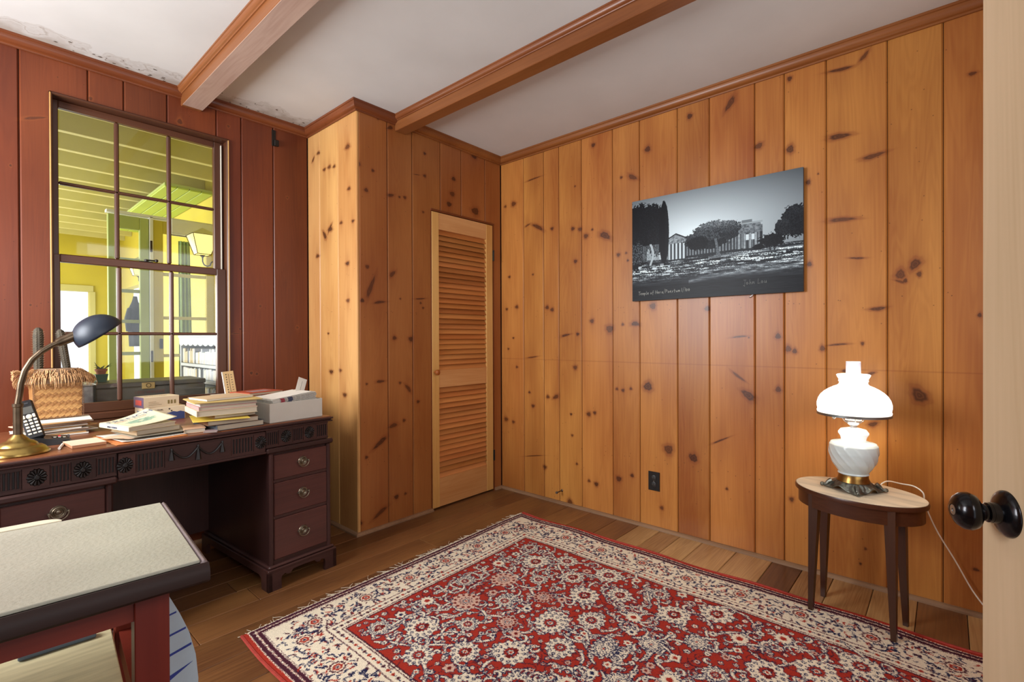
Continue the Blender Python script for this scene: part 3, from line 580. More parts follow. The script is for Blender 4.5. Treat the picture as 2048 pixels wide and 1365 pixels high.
def rugf(u, v):
    x = 1.73*u; y = -2.6*v; z = .010+.0035*math.sin(9*y+3*x)*math.exp(-((u-1)/.1)**2)+.002*math.sin(5*x+4*y)
    x += -shear(y)*1.0+(.006*math.sin(7*y)+.006*math.sin(13*y+1))*(1 if u > .5 else .4)*abs(u-.5)*2
    return (x, y, max(z, .008))
rb = MB().grid(rugf, 48, 72); n0 = len(rb.v)
ob = rb.build('pile', rugm, RG, True)
uvl = ob.data.uv_layers.new(name='weave')
for p in ob.data.polygons:
    for li in p.loop_indices:
        vi = ob.data.loops[li].vertex_index; uvl.data[li].uv = ((vi % 49)/48, 1-(vi//49)/72)
edge_m = mat('rug_selvage', '9c3428', .9, var=.2, vs=80)
MB().tube([(-.002+rugf(0, v/40)[0], -2.6*v/40, .007) for v in range(41)], .006, 6).build('binding', edge_m, RG, True)
MB().tube([(.002+rugf(1, v/40)[0], -2.6*v/40, .007+.004*0) for v in range(41)], .006, 6).build('binding', edge_m, RG, True)
fr = MB(); cr_ = mat('rug_fringe', 'd8cbb2', .9, var=.1)
for i in range(420):
    x = 1.73*i/420+rng.uniform(-.002, .002); L = rng.uniform(.008, .022) if rng.random() < .9 else rng.uniform(.03, .055); a = rng.gauss(0, .5)
    p = [(x, -.003, .008), (x+L*.5*math.sin(a), L*.5, .005), (x+L*math.sin(a*1.5), L*math.cos(a*.8), .003)]
    fr.tube(p, .0012, 3)
o = fr.build('fringe', cr_, RG); o['kind'] = 'stuff'
# ================================================================== DESK
DK = E('desk', (-1.535, -.235, 0), math.radians(4.2)); tag(DK, 'dark mahogany pedestal desk with carved rosette frieze under the window', 'desk')
def DM(ex, ey, z=0): return DK_M @ Vector((ex, ey, z))
DK_M = T(-1.535, -.235, 0, rz=math.radians(4.2))
dm = wood('mahogany_desk', '2c1a18', '4a2f2b', 0, .38, rnd=.02, gs=1.2, hue=.001, coat=.1); dmv = wood('mahogany_desk_v', '2c1a18', '452a27', 2, .38, rnd=.02, gs=1.2, hue=.001, coat=.1)
dtop = wood('mahogany_top', '5a2d1b', '87502f', 0, .35, rnd=.02, gs=1.2, hue=.001, coat=.25); dfr = wood('drawer_front', '38201d', '5c3630', 0, .36, rnd=.10, gs=1.2, hue=.002, coat=.1)
carve = mat('carved_black', '140e0c', .45, var=.3)
WD = 1.18; DD = .73; ZT = .762
# top with stepped moulding
tp = MB().box(-WD-.012, .012, -.002, DD, ZT-.010, ZT, c=.003).build('desktop', dtop, DK)
mp_ = MB()
for k, (o1, z0, z1) in enumerate(((.014, ZT-.0125, ZT-.0035), (.007, ZT-.018, ZT-.0125), (.012, ZT-.025, ZT-.018))): mp_.box(-WD-o1, o1, -o1, DD-.002, z0, z1, c=.002)
mp_.build('top_moulding', dm, DK)
def pull(parent, x, z, y, s=1.):
    br = mat('aged_brass', '7b7160', .38, .85, var=.2, vs=40)
    pr = [(.001, .0045), (.006, .004), (.008, .002), (.011, .004), (.013, .002), (.016, .0045), (.018, .0025), (.0215, .003), (.023, 0)]
    h_ = MB().lathe([(r*s, q) for r, q in pr[::-1]], 32, T(x, y, z, rx=PI/2))
    pts = [(x+.026*s*math.cos(a), y-.012, z+.026*s*math.sin(a)) for a in [math.radians(d) for d in range(185, 366, 10)]]
    h_.tube([(x+.025*s*math.cos(math.radians(185)), y, z+.002)]+pts+[(x+.025*s, y, z+.002)], .0024*s, 8)
    h_.lathe([(.004, 0), (.004, .012), (.001, .014)], 10, T(x-.025*s, y, z, rx=PI/2)).lathe([(.004, 0), (.004, .012), (.001, .014)], 10, T(x+.025*s, y, z, rx=PI/2))
    return h_.build('handle', br, parent, True)
def rosette(x, z, y, r=.026, ell=1.):
    m = MB(); n = 14
    def P(u, v):
        a = 2*PI*u; q = v; rr = r*q*(1-.10*abs(math.sin(n/2*a))*q); hgt = .0065*(1-.2*q)*(abs(math.cos(n/2*a))**.5*.7+.3) if .25 < q < .98 else (.009 if q <= .25 else 0)
        if q > .2 and q < .3: hgt = .001
        return (x+rr*math.cos(a), y-hgt, z+rr*ell*math.sin(a))
    m.grid(P, 84, 10); return m
def flutes(parent, x0, x1, n, z0, z1, y):
    """recessed flutes: the bars between them stand proud of a set back ground"""
    m = MB(); w_ = (x1-x0)/n
    B('flute_ground', carve, parent, x0-w_*.2, x1+w_*.2, y-.0006, y+.001, z0, z1)
    for k in range(n+1):
        xx = x0+k*w_; m.box(xx-w_*.24, xx+w_*.24, y-.005, y, z0, z1, c=.0012)
    m.box(x0-w_*.26, x1+w_*.26, y-.005, y, z0-.006, z0+.001, c=.001).box(x0-w_*.26, x1+w_*.26, y-.005, y, z1-.001, z1+.006, c=.001)
    return m
def frieze(x0, x1, ros, fl, z0, z1, y, name='frieze'):
    f = MB().box(x0, x1, y, y+.018, z0, z1).box(x0, x1, y-.005, y, z1-.010, z1, c=.001).box(x0, x1, y-.005, y, z0, z0+.010, c=.001).build(name, dm, DK)
    xs = sorted([(a, b_) for a, b_, n in fl])
    prev = x0; m = MB()
    for a, b_ in xs+[(x1, x1)]:
        if a-prev > .004: B('panel_face', dm, f, prev, a-.004 if a < x1 else a, y-.005, y, z0+.008, z1-.008)
        prev = b_+.004
    for a, b_, n in fl: flutes(f, a, b_, n, z0+.014, z1-.014, y).build('fluting', dm, f)
    for x in ros: rosette(x, (z0+z1)/2, y-.005, .0265, 1.15).build('rosette', carve, f, True)
    return f
FZ0, FZ1 = .652, .737
frieze(-.318, -.004, [-.222, -.105], [(-.312, -.262, 5), (-.188, -.140, 5), (-.066, -.012, 5)], FZ0, FZ1, .010)
frieze(-1.176, -.862, [-.958, -1.075], [(-.918, -.868, 5), (-1.040, -.992, 5), (-1.168, -1.114, 5)], FZ0, FZ1, .010)
cf = frieze(-.858, -.322, [-.838, -.342], [(-.802, -.716, 7), (-.464, -.376, 7)], .640, .732, .006, 'centre_drawer')
MB().box(-.862, -.318, -.004, .02, .630, .640, c=.003).build('drawer_lip', dm, cf)
for xa, xb in ((-.686, -.598), (-.594, -.508)):
    MB().tube([(xa+(xb-xa)*t/10, -.003, .710-.034*math.sin(PI*t/10)) for t in range(11)], .0038, 8).build('swag', carve, cf, True)
for x, L in ((-.690, .048), (-.596, .062), (-.504, .048)):
    MB().lathe([(.001, 0), (.005, -.004), (.003, -.012), (.004, -.016), (.0105, -L), (.001, -L-.002)], 10, T(x, -.002, .722, s=(1, .6, 1)), fr=lambda a, z, r: 1+.2*math.cos(5*a)).build('tassel', carve, cf, True)
for side, x0, x1 in ((1, -.302, .002), (-1, -1.182, -.878)):
    pd = MB().box(x0+.001, x1-.001, .016, DD-.03, .10, .65).build('pedestal_carcase', dmv, DK)
    MB().box(x0-.016, x1+.016, -.008, DD-.02, .626, .650, c=.006).build('waist_moulding', dm, pd)
    for a, b_ in ((x0-.004, x0+.018), (x1-.018, x1+.004)): B('corner_post', dmv, pd, a, b_, -.004, .03, .10, .628, c=.007)
    for a, b_ in ((.487, .500), (.319, .332), (.10, .130)): B('drawer_divider', dm, pd, x0, x1, .004, .03, a, b_)
    bs = MB().box(x0-.014, x1+.014, -.014, DD-.02, .098, .112, c=.006).box(x0-.020, x1+.020, -.020, DD-.015, .082, .098, c=.003)
    # ogee bracket feet with a shaped apron
    xa, xb = x0-.020, x1+.020; Wf = xb-xa
    ap = [(xa, 0), (xa+.062, 0), (xa+.060, .045), (xa+.064, .058), (xa+.080, .064), (xa+.088, .056), (xa+.104, .056), (xa+.118, .070), (xa+Wf/2, .072)]
    ap = ap+[(xa+xb-p[0], p[1]) for p in ap[:-1][::-1]]+[(xb, .088), (xa, .088)]
    bs.prism(ap, -.020, -.002, 'y')
    sd = [(-.02, 0), (.045, 0), (.05, .05), (.07, .062), (DD-.10, .062), (DD-.08, .05), (DD-.075, 0), (DD-.015, 0), (DD-.015, .088), (-.02, .088)]
    bs.prism(sd, xa, xa+.018, 'x').prism(sd, xb-.018, xb, 'x')
    bs.build('base_feet', dm, pd)
    for z0, z1, s in ((.500, .617, 0), (.332, .487, 1), (.130, .319, 2)):
        d_ = MB().box(x0+.019, x1-.019, -.001, .018, z0+.001, z1-.002, c=.003).build('drawer', dfr, DK)
        pull(d_, (x0+x1)/2+.006, (z0+z1)/2+.006, -.002)
MB().box(-1.16, -.02, DD-.05, DD-.035, .12, .70).build('modesty_panel', dmv, DK)
for a in (-.878, -.322): B('drawer_case_side', dmv, DK, a, a+.02, .02, DD-.03, .63, .74)
# ================================================================== SIDE TABLE AND LAMP
TB = E('side_table', (-.31, -2.298, 0), math.radians(-101)); tag(TB, 'small oval side table with worn top and four tapered dark legs by the right wall', 'side table')
tw_ = wood('walnut_dark', '2a1710', '452819', 2, .3, rnd=.02, coat=.2); twx = wood('walnut_apron', '33190f', '54301d', 0, .3, rnd=.02, coat=.2)
ttop = mat('worn_veneer', 'c4b69f', .45, var=.24, vs=9, stretch=(.5, 3, 1), coat=.1)
ea, eb = .231, .172
def ell(k, z): return [(k*ea*math.cos(2*PI*i/64), k*eb*math.sin(2*PI*i/64)) for i in range(64)]
t_ = MB(); 
def lathee(prof):
    m = MB(); v = []; n = 64
    for k, z in prof: v += [((ea+k)*math.cos(2*PI*i/n), (eb+k)*math.sin(2*PI*i/n), z) for i in range(n)]
    f = [(j*n+i, j*n+(i+1) % n, (j+1)*n+(i+1) % n, (j+1)*n+i) for j in range(len(prof)-1) for i in range(n)]+[tuple(range(n)), tuple(range((len(prof)-1)*n, len(prof)*n))]
    return m.add(v, f)
lathee([(0, .497), (.001, .506), (-.001, .5145)]).build('table_rim', twx, TB, True)
lathee([(-.0035, .506), (-.0035, .5158)]).build('table_top', ttop, TB, True)
lathee([(-.012, .440), (-.012, .498)]).build('apron', twx, TB, True)
for (wx, wy, tx, ty) in ((-.421, -2.15, .02, -.01), (-.234, -2.164, -.02, -.01), (-.463, -2.427, .02, .01), (-.279, -2.453, -.015, .015)):
    p0 = TBi = (T(-.31, -2.298, 0, rz=math.radians(-101)).inverted() @ Vector((wx, wy, 0))); p1 = T(-.31, -2.298, 0, rz=math.radians(-101)).inverted() @ Vector((wx+tx, wy+ty, 0))
    m = MB(); a, b_ = .0085, .0175
    zb = .0145 if wx < -.35 else 0.
    v = [(p0.x-a, p0.y-a, zb), (p0.x+a, p0.y-a, zb), (p0.x+a, p0.y+a, zb), (p0.x-a, p0.y+a, zb), (p1.x-b_, p1.y-b_, .43), (p1.x+b_, p1.y-b_, .43), (p1.x+b_, p1.y+b_, .43), (p1.x-b_, p1.y+b_, .43), (p1.x-b_, p1.y-b_, .497), (p1.x+b_, p1.y-b_, .497), (p1.x+b_, p1.y+b_, .497), (p1.x-b_, p1.y+b_, .497)]
    m.add(v, [(0, 1, 5, 4), (1, 2, 6, 5), (2, 3, 7, 6), (3, 0, 4, 7), (4, 5, 9, 8), (5, 6, 10, 9), (6, 7, 11, 10), (7, 4, 8, 11), (3, 2, 1, 0), (8, 9, 10, 11)])
    m.build('leg', tw_, TB)
LP = E('table_lamp', (-.305, -2.283, .5168)); tag(LP, 'lit white milk glass hurricane lamp on a pierced metal foot on the oval table', 'lamp')
milk = mat('milk_glass', 'c3cdcc', .14, var=.01, coat=.4); milkl = mat('milk_glass_lit', 'fffaf2', .2, var=.01, emit=1.5, ecol='fff6ea')
opal = mat('opal_upper', 'f0f2f1', .15, var=.01, emit=.25, ecol='ffffff')
pew = mat('pewter_foot', '6a6c64', .35, .85, var=.45, vs=60, bump=.6, bs=90); brs = mat('lamp_brass', '8a6a38', .28, .9, var=.3, vs=25)
MB().lathe([(.060, .026), (.058, .040), (.0535, .050), (.052, .064), (.050, .066), (.030, .066)], 48).build('brass_collar', brs, LP, True)
ft = MB()
def skirt(u, v):
    a = 2*PI*u; lobe = math.cos(4*a); arch = max(0, -lobe)**1.2
    r = .060+.026*v+(.020*max(0, lobe)**3*v*v); z = .036-.030*v+arch*.018*v
    r += .0022*math.sin(24*a)*math.sin(PI*v); return (r*math.cos(a), r*math.sin(a), max(z, .004))
ft.grid(skirt, 96, 10); o = ft.build('foot', pew, LP, True); sm = o.modifiers.new('thick', 'SOLIDIFY'); sm.thickness = .004
for k in range(4):
    a = k*PI/2; c, s = math.cos(a), math.sin(a); fb = MB()
    fb.tube([(.076*c, .076*s, .030), (.088*c, .088*s, .022), (.096*c, .096*s, .011), (.106*c, .106*s, .009), (.112*c, .112*s, .012)], [.010, .008, .007, .007, .006], 8)
    fb.lathe([(.001, -.009), (.007, -.006), (.009, 0), (.007, .006), (.001, .009)], 10, T(.110*c, .110*s, .0100))
    fb.build('paw', pew, LP, True)
for o in LP.children: 
    if o.name.startswith(('foot', 'paw')): o.rotation_euler = (0, 0, math.radians(195))
vz = [(.051, .064), (.0555, .068), (.052, .073), (.0575, .082), (.066, .096), (.0745, .112), (.081, .135), (.0855, .155), (.086, .172), (.0855, .186), (.079, .196), (.058, .201), (.0445, .206)]
MB().lathe([(vz[i][0]+(vz[i+1][0]-vz[i][0])*t/4, vz[i][1]+(vz[i+1][1]-vz[i][1])*t/4) for i in range(len(vz)-1) for t in range(4)]+[vz[-1]], 168, fr=lambda a, z, r: 1+.060*(1-abs(math.sin(7*(a+z*9))))**2.5*math.sin(PI*min(1, max(0, (z-.072)/.115)))).build('font', milk, LP, True, 60)
MB().lathe([(.0445, .205), (.044, .210), (.047, .222), (.054, .233), (.054, .238), (.045, .250), (.022, .256), (.012, .257)], 64, fr=lambda a, z, r: 1+.012*math.sin(10*a)).build('font_neck', opal, LP, True, 60)
chrome = mat('lamp_chrome', 'd5dadd', .22, .8, var=.15, vs=50)
br = MB().lathe([(.013, .255), (.013, .268), (.020, .272), (.030, .286), (.030, .290), (.027, .293), (.034, .300), (.0345, .304), (.040, .320), (.043, .326), (.030, .327)], 40, fr=lambda a, z, r: 1+.02*math.sin(20*a)*(z > .3))
br.tube([(.034*-.67, -.034*-.74*-1, .300), (-.045, .045, .302), (-.055, .055, .302)], .0022, 6)
br.lathe([(.001, -.002), (.008, -.002), (.009, 0), (.008, .002), (.001, .002)], 14, T(-.060, .060, .302, rx=PI/2, rz=PI/4))
for k in range(4):
    a = k*PI/2+.3; br.tube([(.013*math.cos(a), .013*math.sin(a), .268), (.034*math.cos(a), .034*math.sin(a), .286), (.050*math.cos(a), .050*math.sin(a), .322)], .0016, 5)
br.build('burner', chrome, LP, True)
MB().lathe([(.124, .312), (.128, .3105), (.1305, .310), (.1305, .319), (.127, .321), (.124, .320), (.124, .312)], 64, cap=False).build('shade_ring', mat('ring_grey', '8f9493', .3, .9, var=.1), LP, True)
sp_ = [(.1285, .320), (.1300, .326), (.1275, .331), (.1300, .345), (.1300, .358), (.1255, .376), (.117, .392), (.104, .406), (.088, .418), (.070, .428), (.056, .434), (.0505, .440), (.0495, .447), (.053, .452), (.051, .458), (.0575, .470), (.060, .477), (.056, .480)]
o = MB().lathe(sp_+[(r-.003, z) for r, z in sp_[::-1]]+[sp_[0]], 72, cap=False).build('lamp_shade', milkl, LP, True, 60)
chg = glass('chimney_glass', (1, 1, 1), .35, .1)
cm = mat('chimney_frosted', 'dcdce6', .15, var=.02, emit=.22, ecol='f2f2ff')
ch = [(.026, .322), (.030, .36), (.0275, .42), (.0265, .47), (.026, .532)]
cA = [(.026, .322), (.030, .36), (.0275, .42), (.0268, .445)]; cB = [(.0268, .445), (.0265, .47), (.026, .532)]
cho = MB().lathe(cB+[(r-.0015, z) for r, z in cB[::-1]]+[cB[0]], 40, cap=False).build('chimney', cm, LP, True, 60)
MB().lathe(cA, 40, cap=False).build('chimney_base', chg, cho, True, 60)
pl = bpy.data.lights.new('lamp_bulb', 'POINT'); pl.energy = 4.0; pl.color = (1, .88, .70); pl.shadow_soft_size = .03
po = bpy.data.objects.new('lamp_bulb', pl); COL.objects.link(po); po.location = (-.305, -2.283, .516+.385)
pl2 = bpy.data.lights.new('lamp_bulb_low', 'POINT'); pl2.energy = .5; pl2.color = (1, .88, .70); pl2.shadow_soft_size = .02
po2 = bpy.data.objects.new('lamp_bulb_low', pl2); COL.objects.link(po2); po2.location = (-.305, -2.283, .516+.50)
cordm = mat('white_cord', 'e4e0d4', .5, var=.05)
def smoothp(P, k=6):
    P = [Vector(p) for p in P]; Q = []
    for i in range(len(P)-1):
        a, b_, c, d = P[max(i-1, 0)], P[i], P[i+1], P[min(i+2, len(P)-1)]
        for j in range(k):
            t = j/k; Q.append(.5*((2*b_)+(c-a)*t+(2*a-5*b_+4*c-d)*t*t+(3*b_-a-3*c+d)*t**3))
    return Q+[P[-1]]
cd = MB().tube(smoothp([(-.225, -2.36, .5215), (-.19, -2.372, .534), (-.15, -2.39, .536), (-.12, -2.43, .526), (-.105, -2.47, .52), (-.11, -2.50, .50), (-.10, -2.505, .46), (-.075, -2.52, .40), (-.05, -2.55, .32), (-.03, -2.60, .22), (-.03, -2.66, .10), (-.03, -2.72, .03), (-.03, -2.80, .01)]), .0028, 6).build('lamp_cord', cordm, None, True)
tag(cd, 'thin white lamp cord hanging from the oval table down the right wall', 'cord')
# ================================================================== FRONT TABLE
FT = E('work_table', (-2.470, -1.545, 0), math.radians(-5)); tag(FT, 'cream topped table with dark rounded edge and red wooden legs in the left foreground', 'table')
crm = mat('cream_enamel_top', 'a8a696', .42, var=.14, vs=3.5, bump=.35, bs=130, coat=.08)
blk = mat('dark_edge_band', '281915', .62, var=.12, spec=.25, stretch=(1, 8, 8)); rdw = wood('cherry_legs', '56190f', '7e2f1f', 2, .4, rnd=.04, grainc=.35); rdx = wood('cherry_apron', '56190f', '7e2f1f', 0, .4, rnd=.04, grainc=.35)
TW, TD, TZ = .86, .455, .740
MB().box(-TW, -.012, .010, TD, TZ-.006, TZ, c=.001).build('table_top', crm, FT)
ep = [(.0, TZ-.0065), (-.012, TZ-.003), (-.020, TZ-.010), (-.024, TZ-.020), (-.023, TZ-.032), (-.012, TZ-.040), (0, TZ-.040)]
MB().prism([(p[0]+.010, p[1]) for p in ep[::-1]], -TW, .0, 'x').build('front_nosing', blk, FT, True, 30)
MB().box(-.012, .000, .000, TD+.004, TZ-.040, TZ-.0005, c=.005).build('side_edge', mat('edge_mauve', '75696a', .35, var=.2), FT)
MB().box(-TW, -.006, .01, TD, TZ-.036, TZ-.007).build('top_core', blk, FT)
# rounded leaf along the far edge
lf = [(-.60+.03*0, 0)]
n = 10; R_ = .045; pts = [(-.62, 0), (-.195, 0)]+[(-.195-R_*(1-math.cos(0))-R_+R_*math.cos(a)*1.0, R_*math.sin(a)*.7) for a in [PI/2*k/n for k in range(n+1)]]+[(-.62+.04, R_*.7), (-.62, .01)]
MB().prism([(x, y+TD) for x, y in pts], TZ-.018, TZ+.002).build('rounded_leaf', mat('leaf_cream', 'd6ccb4', .4, var=.08), FT)
for x, y in ((-.106, .046), (-.106, TD-.056), (-TW+.05, .046), (-TW+.05, TD-.056)): B('leg', rdw, FT, x, x+.052, y, y+.05, 0, TZ-.036, c=.0015)
MB().box(-TW+.08, -.106, .058, .078, TZ-.098, TZ-.036).box(-TW+.08, -.106, TD-.046, TD-.030, TZ-.098, TZ-.036).box(-.094, -.070, .09, TD-.05, TZ-.098, TZ-.036).build('apron', rdx, FT)
sh = MB().box(-TW+.06, -.112, .10, TD-.035, .462, .480, c=.002).build('lower_shelf', mat('shelf_cream', 'c8bd94', .5, var=.22, vs=6, stretch=(1, 9, 1)), FT)
MB().box(-.100, -.072, .09, TD-.05, .43, .475).box(-TW+.06, -.112, TD-.04, TD-.02, .44, .475).build('shelf_rail', rdx, FT)
# objects on the lower shelf (a strip of white cloth, a slate blue folder)
o = MB().box(-.04, .085, 0, .02, 0, .010, c=.002).build('folder', mat('slate_blue', '5f6d7c', .6), None); o.matrix_world = T(-2.575, -1.185, .4805, rz=math.radians(-3)); tag(o, 'slate blue folder lying on the lower shelf of the cream table', 'folder')
o.matrix_world = T(-2.66, -1.135, .4808, rz=math.radians(-5))
# striped board leaning behind the table
SB = E('striped_board', (-2.43, -1.02, .012), math.radians(4)); tag(SB, 'pale blue rounded board with dark blue stripes standing behind the table leg', 'board')
outl = [(-.06, 0), (.070, 0), (.084, .10), (.088, .20), (.082, .27), (.066, .34), (.044, .40), (.02, .455), (-.02, .50), (-.06, .51)]
MB().prism(outl, -.008, .008, 'y').build('panel', mat('pale_blue', 'aebfca', .35, var=.05), SB)
sm_ = MB(); 
for z0, z1, t, xr in ((.395, .405, .004, .036), (.338, .352, .005, .058), (.282, .302, .006, .071)): sm_.prism([(-.058, z0), (xr, z1), (xr, z1+t), (-.058, z0+t)], -.0095, -.0079, 'y')
sm_.prism([(-.058, .195), (.074, .255), (-.058, .225)], -.0095, -.0079, 'y').prism([(-.058, .05), (.076, .075), (.0845, .19), (-.01, .14), (-.058, .12)], -.0095, -.0079, 'y')
sm_.build('stripe', mat('stripe_blue', '2f3f8c', .4), SB)
# ================================================================== ENTRY DOOR (foreground right)
D2 = st(E('door_2', (-1.707, -2.616, 0), math.atan2(-.41, -.91)))       # origin at the free edge, local x runs to the hinge
dpn = wood('entry_door_pine', 'a8906f', 'c9b092', 2, .5, rnd=.01, gs=.9, grainc=.35)
MB().box(0, .78, 0, .035, .012, 2.03, c=.003).build('door_slab', dpn, D2)
kb = mat('oiled_bronze', '17171b', .22, .75, var=.3, vs=10, coat=.3)
KM = T(.0775, 0, 0)
hd_ = E('door_handle'); hd_.parent = D2
KM = T(.060, 0, .891, rx=PI/2)
MB().lathe([(.0335, 0), (.0335, .002), (.031, .005), (.024, .009), (.0150, .012), (.0145, .020)], 48, KM).build('rosette_plate', kb, hd_, True)
MB().lathe([(.0145, .012), (.0140, .024), (.0115, .026), (.0115, .0285), (.0125, .029), (.0115, .0315), (.0105, .032), (.0110, .035)], 32, KM).build('neck', kb, hd_, True)
MB().lathe([(.010, .032), (.017, .034), (.0245, .039), (.0275, .046), (.0265, .053), (.0215, .060), (.0140, .0645), (.0085, .0655), (.0080, .0645)], 48, KM).build('knob', kb, hd_, True)
MB().lathe([(.0080, .0640), (.0075, .0652), (.0028, .0655), (.0020, .0640), (.0005, .0640)], 24, KM).build('lock_button', mat('steel_button', 'b8bcb8', .25, .9), hd_, True)
# ================================================================== PICTURE
def paint_temple():
    w, h = 1098, 732; Y, X = np.mgrid[0:h, 0:w].astype(np.float32); u = X/w; v = Y/h
    R = np.random.default_rng(11)
    def noise(sx, sy, seed=0, octv=3):
        r = np.random.default_rng(seed); out = np.zeros((h, w), np.float32); amp = 1; tot = 0
        for o in range(octv):
            gx, gy = int(w/sx*2**o)+2, int(h/sy*2**o)+2; g = r.random((gy+1, gx+1)).astype(np.float32)
            fx = X/w*(gx-1); fy = Y/h*(gy-1); ix = fx.astype(int); iy = fy.astype(int); tx = fx-ix; ty = fy-iy; tx = tx*tx*(3-2*tx); ty = ty*ty*(3-2*ty)
            out += amp*((g[iy, ix]*(1-tx)+g[iy, ix+1]*tx)*(1-ty)+(g[iy+1, ix]*(1-tx)+g[iy+1, ix+1]*tx)*ty); tot += amp; amp *= .55
        return out/tot
    n1 = noise(60, 60, 1); n2 = noise(9, 9, 2); nf = noise(4, 4, 3, 2); ns = noise(90, 7, 4, 4); ns2 = noise(34, 3, 5, 3)
    sky = .80-.62*np.clip(np.hypot((u-.42)*1.05, (v-.42)*1.5)-.08, 0, 1)**1.05-.05*np.clip(.3-v, 0, 1)
    I = sky.copy()
    # ground
    hor = .60+.02*np.sin(u*5)+.015*(u-.5)
    g = .13+.12*(ns-.5)
    lit = np.clip((ns-.55)*8, 0, 1)*np.clip(.3+nf, 0, 1)*np.exp(-((v-.70-.0*u)/.075)**2)*.75+np.clip((ns2-.57)*6, 0, 1)*nf*1.6*np.exp(-((v-.76)/.05)**2)*.55*(u > 0)
    lit += np.exp(-((v-.645+.03*(u-.5))/.012)**2)*.6*np.clip(ns2*1.6, 0, 1)*(u > .5)
    lit += np.clip((nf*ns-.27)*8, 0, 1)*np.exp(-((v-.66-.06*(1-u))/.07)**2)*.9
    diag = (v-(.86-.16*np.clip(u-.35, 0, 1)+.02*np.sin(9*u)))
    lit += np.exp(-(diag/.018)**2)*.5*(u > .38)*np.clip(ns2*1.5, 0, 1)+np.exp(-((diag+.05)/.012)**2)*.35*(u > .45)
    gr = g+lit*.62*np.clip(1-((v-.88)/.05).clip(0, 1), 0, 1); gr = np.where(v > .86, gr*.5+.05*ns2, gr)
    I = np.where(v > hor, gr, I)
    # temple: long entablature with columns
    def rect(x0, x1, y0, y1, val, m=None):
        s = (u >= x0) & (u <= x1) & (v >= y0) & (v <= y1); I[s] = (val if np.isscalar(val) else val[s])
    stone = .42+.5*(n2-.4)
    s = (u > .245) & (u < .80) & (v > .47) & (v < .62); I[s] = (.10+.1*nf)[s]
    for x, b_ in [(.252, .8), (.275, .85), (.298, .9), (.322, .95), (.345, .9)]:           # lit front columns
        q = np.clip(1-np.abs((u-x-.005)/.0085), 0, 1); I[:] = np.where((q > 0) & (v > .475) & (v < .625), .25+b_*.62*q**.6, I)
    for k in range(24):
        x = .372+k*.0178; q = np.clip(1-np.abs((u-x)/.0072), 0, 1); I[:] = np.where((q > 0) & (v > .47) & (v < .605-.03*(x-.37)), .16+.36*q*(.7+.6*n2), I)
    for x0, x1, ya, yb in ((.245, .36, .43, .475), (.36, .80, .425, .47)):
        s = (u >= x0) & (u <= x1) & (v >= ya-.03*(u-.25)*(x0 > .3)) & (v <= yb); I[s] = (stone*(.95 if x0 < .3 else .7))[s]
    s = (np.abs(u-.30)/.065+(v-.435)/-.045*-1 < 1) & (v < .435) & (v > .385+np.abs(u-.30)*.75); I[s] = (.75*stone+.1)[s]
    s = (np.abs(v-(.385+np.abs(u-.30)*.75)) < .006) & (np.abs(u-.30) < .075); I[s] = .12
    s = (u > .665) & (u < .79) & (v > .385) & (v < .47); I[s] = (stone*.8)[s]; rect(.655, .80, .375, .390, .55); rect(.69, .745, .355, .378, .4)
    for x in (.675, .705, .735, .765): 
        q = np.clip(1-np.abs((u-x)/.011), 0, 1); I[:] = np.where((q > 0) & (v > .47) & (v < .60), .2+.4*q*(.7+.6*n2), I)
    for x in (.72, .75): s = (np.abs(u-x) < .008) & (v > .48) & (v < .53); I[s] = .75
    def blob(cx, cy, rx, ry, base, amp, hi=0., k=.22, cut=None):
        d = np.hypot((u-cx)/rx, (v-cy)/ry)+k*(n2-.5)*2+.12*(nf-.5)
        s = d < 1
        if cut is not None: s &= cut
        val = base+amp*(nf-.5)+hi*np.clip(-(v-cy)/ry, 0, 1)*n2; I[s] = val[s]
    # umbrella pine
    blob(.495, .475, .135, .095, .11, .16, .5); blob(.545, .405, .14, .085, .20, .42, .42); blob(.44, .50, .06, .065, .07, .12, .1); blob(.62, .45, .055, .055, .14, .2, .2)
    tr = np.abs(u-.545-.02*np.sin((v-.5)*6)) < .007+.010*np.clip((v-.58)/.08, 0, 1); s = tr & (v > .48) & (v < .665); I[s] = (.2+.3*nf)[s]
    s = (np.abs((v-.665)/.012)+np.abs(u-.56)/.10 < 1); I[s] = .06
    # left trees
    blob(.05, .28, .12, .24, .05, .09, .0); blob(.14, .22, .09, .16, .06, .12, .02); blob(.03, .50, .08, .20, .06, .14); blob(.165, .40, .06, .17, .07, .14, .0)
    blob(.04, .53, .05, .11, .22, .5, .0, .5, nf > .48)
    s = (u > .075) & (u < .19) & (v > .46) & (v < .62) & (np.sin(u*620) > .1); I[s] = (.5*n2+.15)[s]
    s = (np.abs(u-.135+.012*np.sin(v*20)) < .007) & (v > .45) & (v < .66); I[s] = .62
    d = np.hypot((u-.222)/.033, ((v-.36)/.31))+.10*(nf-.5); s = d < 1; I[s] = (.045+.10*nf*np.clip((u-.222)/.03, 0, 1))[s]
    # right trees
    blob(.965, .42, .075, .13, .09, .14, .12); blob(.90, .46, .04, .07, .11, .16, .1); blob(.85, .555, .07, .055, .06, .12, .0, .5); blob(.78, .60, .03, .025, .06, .1)
    s = (np.abs(np.abs(u-.85)-.012-.05*(.62-v)) < .003) & (v > .57) & (v < .64); I[s] = .07
    # stones
    for i in range(26):
        cx, cy = R.uniform(.02, .98), R.uniform(.655, .74); s = (np.abs(u-cx) < R.uniform(.004, .018)) & (np.abs(v-cy) < R.uniform(.003, .009)); I[s] = R.uniform(.5, .85)
    I = np.clip((I-.05)*1.22, 0, 1)
    A = np.stack([I*.90+.035, I*.965+.045, I*.97+.065], -1)
